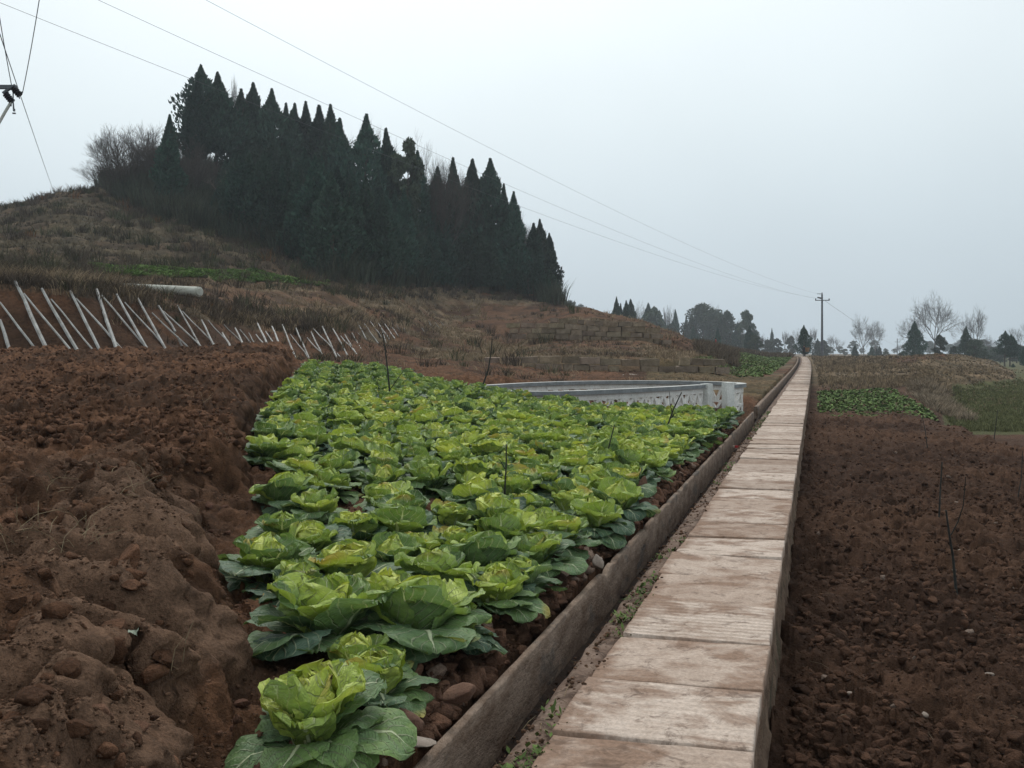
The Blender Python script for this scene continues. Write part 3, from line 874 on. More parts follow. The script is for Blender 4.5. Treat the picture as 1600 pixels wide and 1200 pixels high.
def mk_clods():
    rg = np.random.default_rng(77)
    # left field
    n = 22000
    Y = np.exp(rg.uniform(math.log(2.6), math.log(25), n * 2)); X = (rg.uniform(-130, 480, n * 2) - 800) / F * Y
    z, I = H(X, Y)
    nn = fbm(X * 1.5, Y * 1.5, 600, 3)
    ok = (I['d'] > .2) & ((I['d'] > 1.5 + .5 * nn) | (Y > 7.0) | (rg.random(len(X)) < .10 + .22 * (nn > .56))) & (nn > .36) & ((I['lump'] < .3) | (rg.random(len(X)) < .15)) & ((Y > 5.5) | (rg.random(len(X)) < .45))
    X, Y = X[ok], Y[ok]
    s = .009 + .055 * rg.random(len(X)) ** 3.0 + (rg.random(len(X)) < .03) * .035
    c = np.array((.115, .059, .035)) * rg.uniform(.5, 1.4, (len(X), 1))
    o = scatter_clods('soil_clods', np.c_[X, Y], s, c, M['clod'])
    tag(o, 'loose red soil clods on the raised ploughed field at left', 'soil clods')
    # right field
    n = 26000
    Y = np.exp(rg.uniform(math.log(3.6), math.log(34), n)); X = (rg.uniform(1160, 1720, n) - 800) / F * Y
    z, I = H(X, Y)
    ok = (I['t'] > .5) & (z > -.8) & (fbm(X * 1.2, Y * 1.2, 610, 3) > .36)
    X, Y = X[ok], Y[ok]
    s = .009 + .055 * rg.random(len(X)) ** 3.6
    c = np.array((.072, .039, .025)) * rg.uniform(.55, 1.5, (len(X), 1))
    pl = rg.random(len(X)) < .006
    c[pl] = np.array((.2, .15, .12))
    o = scatter_clods('soil_clods', np.c_[X, Y], s, c, M['clod'])
    tag(o, 'dark damp soil clods on the ploughed field at right', 'soil clods')
    # broken edge of the bed by the drain
    n = 3600
    S = rg.uniform(2.6, 21.5, n) ; S = 2.6 + (S - 2.6) ** 1.0
    Tt = -.835 - np.abs(rg.normal(0, .19, n)); X, Y = st2xy(S, Tt)
    s = .014 + .075 * rg.random(n) ** 2.6
    c = np.array((.14, .076, .05)) * rg.uniform(.45, 1.45, (n, 1)); s = s * rg.uniform(.7, 1.25, n)
    gy = rg.random(n) < .08; c[gy] = (.24, .17, .13)
    o = scatter_clods('soil_clods', np.c_[X, Y], s, c, M['clod'], ynear=14)
    tag(o, 'lumps of red earth along the edge of the cabbage bed above the drain', 'soil clods')
    n = 1700
    S = 2.4 + 20 * rg.random(n) ** 1.5; Tt = -.47 + rg.normal(0, .045, n); Tt = np.clip(Tt, -.53, -.36)
    X, Y = st2xy(S, Tt); V0 = np.stack([LUMPS[1][i][0] for i in range(10)]); T0 = ICO[1][1]; kk = V0.shape[1]
    sz = (.003 + .016 * rg.random(n) ** 3.5) * (1 + S * .03)
    V = V0[rg.integers(10, size=n)] * sz[:, None, None] + np.c_[X, Y, -.026 + sz * .2 + .028 * (Tt > -.40)][:, None, :]
    T = (T0[None] + (np.arange(n) * kk)[:, None, None]).reshape(-1, 3)
    tag(link('soil_crumbs', tri_mesh('soil_crumbs', V.reshape(-1, 3), T, M['clod'], np.repeat(np.array((.12, .07, .045)) * rg.uniform(.5, 1.7, (n, 1)), kk, axis=0))), 'crumbs of earth on the curb beside the slabs', 'soil crumbs', kind='stuff')
    S = 2.6 + 15 * rg.random(7000) ** 1.4; Tt = -.83 - np.abs(rg.normal(0, .2, 7000)); X, Y = st2xy(S, Tt)
    grit('soil_crumbs', np.c_[X, Y], (.003 + .018 * rg.random(7000) ** 2.2) * (1 + Y * .04), np.array((.13, .07, .046)) * rg.uniform(.5, 1.5, (7000, 1)), 'crumbs between the clods along the bed edge')
    # fine crumbs everywhere near
    n = 16000
    Y = np.exp(rg.uniform(math.log(2.4), math.log(11), n)); X = (rg.uniform(-60, 480, n) - 800) / F * Y
    z, I = H(X, Y); ok = I['d'] > -.05; X, Y = X[ok], Y[ok]
    grit('soil_crumbs', np.c_[X, Y], (.0025 + .011 * rg.random(len(X)) ** 2.5) * (1 + Y * .06), np.array((.125, .072, .046)) * rg.uniform(.6, 1.5, (len(X), 1)), 'fine soil crumbs on the raised ground at left')
    Y = np.exp(rg.uniform(math.log(3.6), math.log(15), n)); X = (rg.uniform(1180, 1700, n) - 800) / F * Y
    z, I = H(X, Y); ok = (I['t'] > .46) & (z > -.8); X, Y = X[ok], Y[ok]
    grit('soil_crumbs', np.c_[X, Y], (.003 + .013 * rg.random(len(X)) ** 2.5) * (1 + Y * .06), np.array((.075, .042, .027)) * rg.uniform(.5, 1.9, (len(X), 1)), 'fine soil crumbs on the dark ploughed field')
    # inside bed
    n = 1500
    S = rg.uniform(2.5, 14, n); Tt = rg.uniform(-5.5, -1.1, n); X, Y = st2xy(S, Tt)
    z, I = H(X, Y); ok = I['d'] < .05; X, Y = X[ok], Y[ok]
    s = .012 + .04 * rg.random(len(X)) ** 2.5
    c = np.array((.11, .058, .04)) * rg.uniform(.7, 1.3, (len(X), 1))
    tag(scatter_clods('soil_clods', np.c_[X, Y], s, c, M['clod']), 'small soil clods between the cabbages', 'soil clods')
    # debris in the drain
    n = 1100
    S = 2.2 + 20 * rg.random(n) ** 1.4; Tt = rg.uniform(-.76, -.55, n); X, Y = st2xy(S, Tt)
    VV = []; TT = []; CC = []; k = 0
    for x, y in zip(X, Y):
        V, T = LUMPS[1][rg.integers(10)]; sz = .006 + .026 * rg.random() ** 3
        V = rotz(V, rg.uniform(0, 6)) * sz + (x, y, -.305 + sz * .4)
        VV.append(V); TT.append(T + k); k += len(V); CC.append(np.tile(np.array((.085, .052, .038)) * rg.uniform(.6, 1.6), (len(V), 1)))
    me = tri_mesh('ditch_debris', np.concatenate(VV), np.concatenate(TT), M['clod'], np.concatenate(CC))
    tag(link('ditch_debris', me), 'earth crumbs and grit lying in the drain', 'debris', kind='stuff')
mk_clods()

def rock(name, u, v, Y, size, mt, label, cat, seed, rz=0, tilt=(0, 0), z=None, flat=.7):
    x = (u - 800) / F * Y
    V, T = lump(3, seed, .3, flat)
    V = V * np.array(size)
    me = tri_mesh(name, V, T, mt, smooth=False)
    o = link(name, me)
    o.location = (x, Y, (CZ + (HV - v) / F * Y) if z is None else z)
    o.rotation_euler = (tilt[0], tilt[1], rz)
    return tag(o, label, cat)
rock('rock', 627, 1122, 3.95, (.125, .10, .085), M['brownrock'], 'largest rounded brown clod beside the nearest cabbage', 'rock', 901)
rock('rock', 650, 1158, 3.78, (.10, .07, .03), M['stone'], 'flat grey stone slab leaning at the drain edge near the first cabbage', 'stone', 902, .75, (.1, .25), z=.07)
rock('rock', 1003, 766, 9.6, (.12, .08, .20), M['brownrock'], 'tall brown rock standing at the bed edge above the drain', 'rock', 903, .4, (0, .2), flat=1.0)
rock('rock', 934, 880, 6.75, (.07, .035, .08), M['stone'], 'narrow upright grey stone in the clod bank above the drain', 'stone', 904, .6, (0, .15), flat=1.0)
rock('rock', 716, 1085, 4.15, (.09, .07, .09), M['brownrock'], 'brown clod wedged against the drain wall behind the flat grey stone', 'rock', 905)
rock('rock', 1152, 690, 16.3, (.10, .20, .07), M['stone'], 'pale grey block lying in the drain near the round tank', 'stone', 906, -.28, flat=.8, z=-.1)
rock('rock', 981, 588, 41, (.55, .25, .16), M['stone'], 'pale boulder on the red soil below the lower stone wall', 'stone', 907)
for i, (u, v, s_) in enumerate(((1546, 1085, .035), (1367, 1074, .018), (1326, 1100, .03), (1502, 868, .05), (1445, 1142, .03), (1367, 975, .015))):
    x, y, z = hit(u, v)
    V, T = lump(2, 950 + i, .3, .7)
    z = float(surf(x, y)[0]); o = link('stone', tri_mesh('stone', V * s_, T, M['stone'], smooth=False)); o.location = (x, y, z + s_ * .4)
    tag(o, ['largest pale pebble low at the right of the dark field', 'small pebble left of the largest pebble on the dark field', 'greyish pebble nearest the path wall on the dark field', 'pale stone just above the forked sapling base on the dark field', 'lone pebble near the bottom of the dark field', 'tiny white pebble in the middle of the dark field'][i], 'pebble')

# ------------------------------------------------------------------ cabbages
def leaf_geo(rg, L, W, e0, e1, p, r0, z0, phi, cup, ruf, crinkle, nu, nv, roll=0.0, fold=0.0):
    v = np.linspace(0, 1, nv); u = np.linspace(-1, 1, nu)
    e = e0 + (e1 - e0) * v ** p
    ds = L / (nv - 1)
    r = r0 + np.concatenate([[0], np.cumsum(np.cos(e[:-1]) * ds)])
    z = z0 + np.concatenate([[0], np.cumsum(np.sin(e[:-1]) * ds)])
    w = np.where(v < .58, .20 + .80 * sst(v, .02, .58), np.sqrt(np.clip(1 - ((v - .58) / .425) ** 2, 0, 1)) ** .8)
    w = W * np.maximum(w, .02)
    U, Vv = np.meshgrid(u, v)
    ww = w[:, None]; ee = e[:, None]
    ph = rg.uniform(0, 6.28, 6)
    k1 = rg.uniform(9, 14); k2 = rg.uniform(20, 28)
    au = np.abs(U)
    rufl = (np.sin(k1 * Vv + ph[0] + U * 1.5) * .6 + np.sin(k2 * Vv + ph[1] * np.sign(U)) * .4 + .5 * np.sin(k1 * .5 * U + ph[2])) * ruf * au ** 2.2 * sst(Vv, .08, .5)
    # ripple along the tip edge too
    rufl = rufl + np.sin(U * k1 * .9 + ph[3]) * ruf * .8 * sst(Vv, .75, 1.0)
    cr = (fbm(U * 3.2 + ph[4] * 9, Vv * 6 + ph[5] * 9, int(ph[0] * 100), 3) - .5) * crinkle
    sv = np.abs(((Vv - .38 * au) * 7.0) % 1 - .5) * 2        # 0 at side veins
    cr = cr + (sv - .5) * .0 - (1 - sst(sv, 0, .5)) * crinkle * .22 * au
    # edge irregularity
    wj = 1 + .05 * np.sin(k1 * 1.1 * Vv + ph[2]) * au ** 3 + .03 * np.sin(k2 * 1.6 * Vv + ph[1] + U) * au ** 3
    lat = U * ww * wj
    ang = cup * U                                          # curl round the leaf's own length
    latc = np.where(abs(cup) > 1e-3, ww * wj * np.sin(ang) / max(abs(cup), 1e-3) * np.sign(cup) if abs(cup) > 1e-3 else lat, lat)
    nrm_ = ww * (1 - np.cos(ang)) / max(abs(cup), 1e-3) if abs(cup) > 1e-3 else 0 * U
    nrm_ = nrm_ * (1 if cup > 0 else -1) + rufl + cr + .012 * (-np.exp(-(U * 4) ** 2)) * (1 - Vv)
    # inner side normal: rotate centreline direction by +90deg (towards the axis/up)
    nr = -np.sin(ee); nzv = np.cos(ee)
    rr_ = r[:, None] + nr * nrm_
    zz_ = z[:, None] + nzv * nrm_
    x = rr_ * math.cos(phi) - latc * math.sin(phi) - roll * latc * 0
    y = rr_ * math.sin(phi) + latc * math.cos(phi)
    zz_ = zz_ + roll * latc
    P = np.stack([x, y, zz_], -1).reshape(-1, 3)
    idx = np.arange(nu * nv).reshape(nv, nu)
    Q = np.stack([idx[:-1, :-1], idx[:-1, 1:], idx[1:, 1:], idx[1:, :-1]], -1).reshape(-1, 4)
    uv = np.stack([(U + 1) / 2, Vv], -1).reshape(-1, 2)
    return P, Q, uv

def cabbage_meshes(seed, style=0):
    rg = np.random.default_rng(seed)
    res = []
    nu, nv = 15, 20
    def gather(specs, nm):
        VV = []; QQ = []; UU = []; CC = []; n = 0
        for (rank, yel, a) in specs:
            P, Q, uv = leaf_geo(rg, *a, nu, nv, roll=rg.normal(0, .12))
            if nm == 'outer_leaves': P[:, 2] = np.maximum(P[:, 2], .008 + .02 * rg.random() + .01 * np.sin(P[:, 0] * 30))
            VV.append(P); QQ.append(Q + n); UU.append(uv); n += len(P)
            rk = rank - .14 * (uv[:, 1] > .0) * (uv[:, 1] - .5) * (1 if rank < .7 else .3)
            yy = np.full(len(P), yel) + (rg.random() < .10) * sst(uv[:, 1], .6, 1.0) * rg.uniform(.5, 1)
            CC.append(np.c_[rk, yy, np.zeros(len(P))])
        return tri_mesh(nm, np.concatenate(VV), np.concatenate(QQ), M['leaf'], np.concatenate(CC), np.concatenate(UU), smooth=True)
    g = 2.399963
    outer = []; ph0 = rg.uniform(0, 6.28)
    no = rg.integers(11, 14)
    for i in range(no):
        L = rg.uniform(.27, .38); W = L * rg.uniform(.36, .46)
        outer.append((rg.uniform(.78, 1.0), 0, (L, W, R(rg.uniform(32, 72)), R(rg.uniform(-72, -8)), rg.uniform(.8, 1.6), .02, .025 + .004 * i, ph0 + i * g + rg.normal(0, .2), rg.uniform(-.5, .5), .012, .030)))
    nm_ = rg.integers(6, 9)
    for i in range(nm_):
        L = rg.uniform(.26, .34); W = L * rg.uniform(.42, .52)
        outer.append((rg.uniform(.45, .86), 0, (L, W, R(rg.uniform(60, 80)), R(rg.uniform(0, 62)), rg.uniform(1.2, 2.2), .025, .04, ph0 + 1 + i * g + rg.normal(0, .25), rg.uniform(.2, .9), .018, .026)))
    heart = []
    nh = 9
    for i in range(nh):
        k = i / (nh - 1)
        L = .29 - .08 * k + rg.uniform(-.015, .02); W = L * rg.uniform(.46, .56)
        if style == 1: e1 = R(rg.uniform(75, 110))
        elif style == 2: e1 = R(rg.uniform(115, 150))
        else: e1 = R(rg.uniform(88, 128))
        heart.append((np.clip(.52 - .50 * k + rg.normal(0, .05), .02, 1), 0, (L, W, R(rg.uniform(66, 84)), e1, rg.uniform(1.0, 1.8), .055 - .045 * k, .06 + .015 * k, ph0 + i * g * 1.0, 1.25 - .2 * k, .020, .020)))
    return gather(heart, 'heart'), gather(outer, 'outer_leaves')
CAB = [cabbage_meshes(1000 + i, i % 3) for i in range(9)]

ORD = ['zeroth', 'first', 'second', 'third', 'fourth', 'fifth', 'sixth', 'seventh', 'eighth', 'ninth', 'tenth', 'eleventh', 'twelfth', 'thirteenth', 'fourteenth', 'fifteenth', 'sixteenth', 'seventeenth', 'eighteenth', 'nineteenth', 'twentieth']
TENS = {20: 'twenty', 30: 'thirty', 40: 'forty', 50: 'fifty', 60: 'sixty', 70: 'seventy'}
def ordw(n):
    if n <= 20: return ORD[n]
    if n % 10 == 0: return TENS[n][:-1] + 'ieth'
    return TENS[n // 10 * 10] + '-' + ORD[n % 10]

def cabbages():
    rg = np.random.default_rng(42)
    hero = [(493, 1128, 1.08, 'nearest cabbage, alone at the front below the others'),
            (505, 975, 1.28, 'open cabbage with big spread leaves, second from the camera at left'),
            (652, 978, 1.25, 'bright cabbage in front, right of the big open one, by the clods'),
            (415, 876, 1.12, 'low cabbage with cupped pale heart against the left earth bank'),
            (545, 890, 1.1, 'cabbage directly behind the big open front one'),
            (682, 905, 1.12, 'cabbage behind the bright front one'),
            (755, 885, 1.15, 'cabbage with long dark leaves drooping towards the drain'),
            (442, 824, .95, 'pale yellow-green cabbage tucked beside the bank notch'),
            (552, 832, .92, 'cabbage behind the one directly behind the big open cabbage'),
            (645, 852, .92, 'light green cabbage in the middle of the fourth row'),
            (500, 792, .98, 'broad pale cabbage at the left just before the bare notch'),
            (700, 803, .9, 'cabbage left of the dark stick near the middle of the bed'),
            (607, 775, .92, 'cabbage beside a withered grey-leaved patch'),
            (795, 838, 1.0, 'pale cabbage above the upright grey stone of the clod bank'),
            (598, 932, .95, 'half hidden cabbage between the open one and those behind it'),
            (585, 1050, .82, 'low dark-leaved cabbage below the two front ones, near the earth clods'),
            (700, 965, .8, 'small cabbage at the right of the bright front one'),
            (462, 905, .85, 'cabbage in the gap left of the big open one, near the bank'),
            (612, 868, .9, 'cabbage squeezed between two others in the third row'),
            (492, 845, .88, 'cabbage between two pale ones near the left bank'),
            (715, 848, .9, 'cabbage just before the one beside the dark stick'),
            (566, 1022, .8, 'small dark-leaved cabbage below the open one'),
            (735, 1000, .85, 'cabbage leaning over the clods right of the low dark-leaved one'),
            (808, 905, .85, 'cabbage at the outer edge of the bed above the clods'),
            (770, 925, 1.0, 'cabbage overhanging the clods above the drain, right of the bright front one'),
            (838, 862, .95, 'cabbage at the drain side just behind the long drooping dark leaves'),
            (850, 815, .9, 'cabbage at the drain side with leaves hanging over the clods')]
    pts = []
    for i, (u, v, s, lab) in enumerate(hero):
        zg = .1
        for _ in range(4):
            Y = (CZ - zg - .17) * F / (v - HV); X = (u - 800) / F * Y
            zg = float(H(X, Y, 0)[0][0])
            zg = min(zg, .3)
        pts.append([X, Y, s, lab, True])
    hx = np.array([(p[0], p[1]) for p in pts])
    rows = {}
    yb = np.array([(430, 23.5), (455, 24.5), (600, 25.2), (700, 23.4), (760, 21.6), (860, 19.4), (955, 18.6), (1050, 19.4), (1155, 20.9), (1300, 21)])
    lat = []
    for i in range(0, 60):
        s = 6.2 + .435 * i
        for j in range(0, 29):
            t = -1.12 - .43 * j - (.215 if i % 2 else 0)
            s_ = s + rg.normal(0, .05); t_ = t + rg.normal(0, .05)
            X, Y = st2xy(s_, t_); X = float(X); Y = float(Y)
            U = 800 + F * X / Y
            if Y > np.interp(U, yb[:, 0], yb[:, 1]): continue
            if X < xbank(Y) + .24: continue
            if tank_d(X, Y) < 1.12: continue
            if np.min(np.hypot(hx[:, 0] - X, hx[:, 1] - Y)) < .36: continue
            if Y < 7.2 and U < 620: continue
            if 7.3 < Y < 9.3 and X < -1.95: continue
            lat.append((i, j, X, Y))
    lat.sort(key=lambda q: q[3])
    rowid = {}
    for r_, i in enumerate(sorted({q[0] for q in lat})): rowid[i] = r_ + 1
    cnt = {}
    for (i, j, X, Y) in sorted(lat, key=lambda q: (q[0], q[1])):
        cnt[i] = cnt.get(i, 0) + 1
        rows[(i, j)] = cnt[i]
    adj = ['pale green', 'green', 'yellow-green']
    allp = pts + [[X, Y, rg.uniform(.84, 1.06), (rows[(i, j)], rowid[i]), False] for (i, j, X, Y) in lat]
    allp.sort(key=lambda p: p[1])
    indiv = allp[:300]; rest = allp[300:]
    print('CABBAGES', len(allp))
    for k, (X, Y, s, lab, he) in enumerate(indiv):
        z = float(H(X, Y)[0][0])
        if he: z = min(z, .35)
        root = empty('chinese_cabbage', (X, Y, z - .0), rg.uniform(0, 6.28), (s * .80 if he else s * .92) * (1.04 if k == 0 else 1.06))
        wd_ = 1.16 if he else 1.08; root.scale[0] *= wd_ * rg.uniform(.95, 1.1); root.scale[1] *= wd_ * rg.uniform(.95, 1.1); root.scale[2] *= rg.uniform(.95, 1.15)
        root.rotation_euler = (rg.normal(0, .08), rg.normal(0, .08), rg.uniform(0, 6.28))
        style = k % 9
        if not he:
            lab = 'leafy cabbage, %s from the drain in the %s row behind the front plants' % (ordw(lab[0]), ordw(lab[1]))
        tag(root, lab, 'cabbage', 'chinese cabbages in the bed')
        link('heart', CAB[style][0], root); link('outer_leaves', CAB[(style * 4 + 1) % 9][1], root)
    if rest:
        # far plants beyond the three hundredth: one object
        VV = []; QQ = []; UU = []; CC = []; n = 0
        for (X, Y, s, lab, he) in rest:
            z = float(H(X, Y)[0][0]); st_ = rg.integers(9); a = rg.uniform(0, 6.28)
            for me in CAB[st_]:
                nvv = len(me.vertices); co = np.zeros(nvv * 3, dtype=np.float32); me.vertices.foreach_get('co', co); co = co.reshape(-1, 3)
                cc = np.zeros(nvv * 4, dtype=np.float32); me.color_attributes['Col'].data.foreach_get('color', cc); cc = cc.reshape(-1, 4)[:, :3]
                lv = np.zeros(len(me.loops), dtype=np.int32); me.loops.foreach_get('vertex_index', lv)
                lu = np.zeros(len(me.loops) * 2, dtype=np.float32); me.uv_layers[0].data.foreach_get('uv', lu); lu = lu.reshape(-1, 2)
                uvv = np.zeros((nvv, 2)); uvv[lv] = lu
                # coarser copy: keep every second row and column of each leaf grid
                nl = nvv // 300
                gi = np.arange(300).reshape(20, 15)[::2, ::2]
                gi = np.concatenate([gi, np.arange(300).reshape(20, 15)[-1:, ::2]]) 
                gr, gc = gi.shape
                for l in range(nl):
                    sel = gi.ravel() + l * 300
                    VV.append(rotz(co[sel], a) * s + (X, Y, z)); CC.append(cc[sel]); UU.append(uvv[sel])
                    ii = np.arange(gr * gc).reshape(gr, gc)
                    QQ.append(np.stack([ii[:-1, :-1], ii[:-1, 1:], ii[1:, 1:], ii[1:, :-1]], -1).reshape(-1, 4) + n); n += gr * gc
        me = tri_mesh('far_cabbages', np.concatenate(VV), np.concatenate(QQ), M['leaf'], np.concatenate(CC), np.concatenate(UU), smooth=True)
        tag(link('far_cabbages', me), 'mass of farthest cabbages along the back of the bed', 'cabbages', 'chinese cabbages in the bed', kind='stuff')
cabbages()

# ------------------------------------------------------------------ round tank
def catmull(P, n, closed=True):
    P = np.array(P, float); m = len(P); out = []
    for i in range(m if closed else m - 1):
        p0, p1, p2, p3 = (P[(i - 1) % m], P[i], P[(i + 1) % m], P[(i + 2) % m]) if closed else (P[max(i - 1, 0)], P[i], P[i + 1], P[min(i + 2, m - 1)])
        for k in range(n):
            t = k / n
            out.append(.5 * (2 * p1 + (p2 - p0) * t + (2 * p0 - 5 * p1 + 4 * p2 - p3) * t * t + (3 * p1 - p0 - 3 * p2 + p3) * t ** 3))
    if not closed: out.append(P[-1])
    return np.array(out)

def tank():
    root = tag(empty('round_tank', (2.3, 24.5, -.2)), 'whitewashed oval water tank with lattice parapet behind the cabbages', 'water tank')
    O = np.array((2.3, 24.5, -.2))
    front = catmull([(5.40, 25.0), (5.75, 25.25), (5.93, 25.8), (5.75, 26.55), (4.95, 27.25), (3.56, 27.65), (1.75, 27.2), (.55, 26.2), (-.2, 25.2), (-.95, 23.9), (-1.05, 22.6), (-.4, 21.6), (.82, 21.2), (2.21, 22.15), (3.6, 23.5), (4.72, 24.8)], 8, closed=False)
    def sweep(name, w, z0, z1, mts, offs=0, rz=None):
        V = []; Fc = []; Ms = []
        n = len(front)
        for i, p in enumerate(front):
            d = front[min(i + 1, n - 1)] - front[max(i - 1, 0)]; d /= np.linalg.norm(d)
            nn = np.array((d[1], -d[0]))
            for a, b in ((-w / 2, z0), (w / 2, z0), (w / 2, z1), (-w / 2, z1)):
                q = p + nn * (a + offs); V.append((q[0] - O[0], q[1] - O[1], b - O[2]))
        for i in range(n - 1):
            for k in range(4):
                a = i * 4 + k; b = i * 4 + (k + 1) % 4
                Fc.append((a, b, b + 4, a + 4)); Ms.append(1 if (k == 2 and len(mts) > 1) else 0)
        Fc += [(3, 2, 1, 0), tuple((n - 1) * 4 + k for k in range(4))]; Ms += [0, 0]
        mb = MB(); mb.add(V, Fc); mb.m = Ms
        return mb.build(name, mts, root)
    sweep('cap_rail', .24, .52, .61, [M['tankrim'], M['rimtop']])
    sweep('parapet_band', .09, .39, .52, [M['tankwhite']])
    sweep('middle_rail', .075, .06, .12, [M['tankwhite']])
    sweep('base_wall', .11, -.6, -.10, [M['curb']])
    # lattice of slanting bars in V shapes, two tiers
    seg = np.linalg.norm(np.diff(front, axis=0), axis=1); cum = np.concatenate([[0], np.cumsum(seg)])
    def at(l): return np.array([np.interp(l, cum, front[:, 0]), np.interp(l, cum, front[:, 1])])
    L = cum[-1]; mb = MB(); l = .12
    while l < L - .25:
        for (a, b) in ((l, l + .15), (l + .33, l + .18)):
            p, q = at(a), at(b)
            for (za, zb) in ((.40, .11), (.07, -.12)):
                A = np.array((p[0], p[1], za)); B = np.array((q[0], q[1], zb))
                d = B - A; ln = np.linalg.norm(d); d /= ln
                w = np.array((d[1] if abs(d[1]) > .01 else 0, 0, 0))
                hd = np.array(((q - p)[0], (q - p)[1], 0)); hd /= np.linalg.norm(hd); nn = np.array((-hd[1], hd[0], 0))
                e = np.cross(d, nn)
                Rm = np.stack([e, nn, d], 1)
                mb.box((A + B) / 2 - O, (.075, .07, ln + .02), Rm)
        l += .38
    mb.build('lattice', M['tankwhite'], root)
    for (x, y, zt, a) in ((4.86, 24.88, .63, .8), (5.40, 24.90, .66, .5)):
        mb = MB(); c, s = math.cos(a), math.sin(a)
        mb.box(np.array((x, y, (zt - .6) / 2)) - O, (.22, .22, zt + .6), [[c, -s, 0], [s, c, 0], [0, 0, 1]])
        mb.build('gate_pillar', M['pillar'], root)
    V = [(front[i][0] - O[0], front[i][1] - O[1], -.35 - O[2]) for i in range(0, len(front), 4)]
    mb = MB(); mb.add(V, [tuple(range(len(V)))]); mb.build('tank_floor', M['ditchfloor'], root)
tank()

# ------------------------------------------------------------------ stone terrace walls
def stone_wall(u0, u1, Yf, vb, vt, course, label):
    root = None
    rg = np.random.default_rng(int(u0))
    us = np.arange(u0, u1, 1.0)
    mb = MB()
    zb = lambda u: CZ + (HV - np.interp(u, *vb)) / F * Yf
    zt = lambda u: CZ + (HV - np.interp(u, *vt)) / F * Yf
    x = (u0 - 800) / F * Yf; x1 = (u1 - 800) / F * Yf
    O = np.array((x, Yf, float(zb(u0))))
    row = 0
    z = 0.0
    nrow = int(max((zt(u) - zb(u)) for u in us) / course) + 1
    for r_ in range(nrow):
        xx = x + rg.uniform(0, .5)
        while xx < x1:
            w = rg.uniform(.45, 1.0)
            u = 800 + F * (xx + w / 2) / Yf
            b = zb(u); tt = zt(u)
            zc = b + .03 + r_ * course + course / 2 + .04 * math.sin(xx)
            if zc < tt + .12 and rg.random() > .06:
                tone = rg.uniform(.7, 1.15)
                mb.box(np.array((xx + w / 2, Yf - .05 + rg.normal(0, .03), zc)) - O, (w - rg.uniform(.03, .09), .4, course - rg.uniform(.03, .06)), None, 0, .025, (tone, tone * rg.uniform(.93, 1.02), tone * rg.uniform(.88, 1)))
            xx += w
    o = mb.build('stone_terrace_wall', M['block'], loc=tuple(O))
    return tag(o, label, 'stone wall')
stone_wall(755, 1130, 44.45, ([755, 900, 1130], [580, 582, 586]), ([755, 800, 900, 960, 1100, 1130], [570, 560, 557, 560, 566, 575]), .33, 'lower dry stone terrace wall behind the red soil strip')
stone_wall(790, 1035, 61.5, ([790, 900, 1035], [530, 532, 540]), ([790, 800, 860, 1000, 1035], [515, 505, 503, 510, 522]), .33, 'upper dry stone terrace wall below the bare brown knoll')

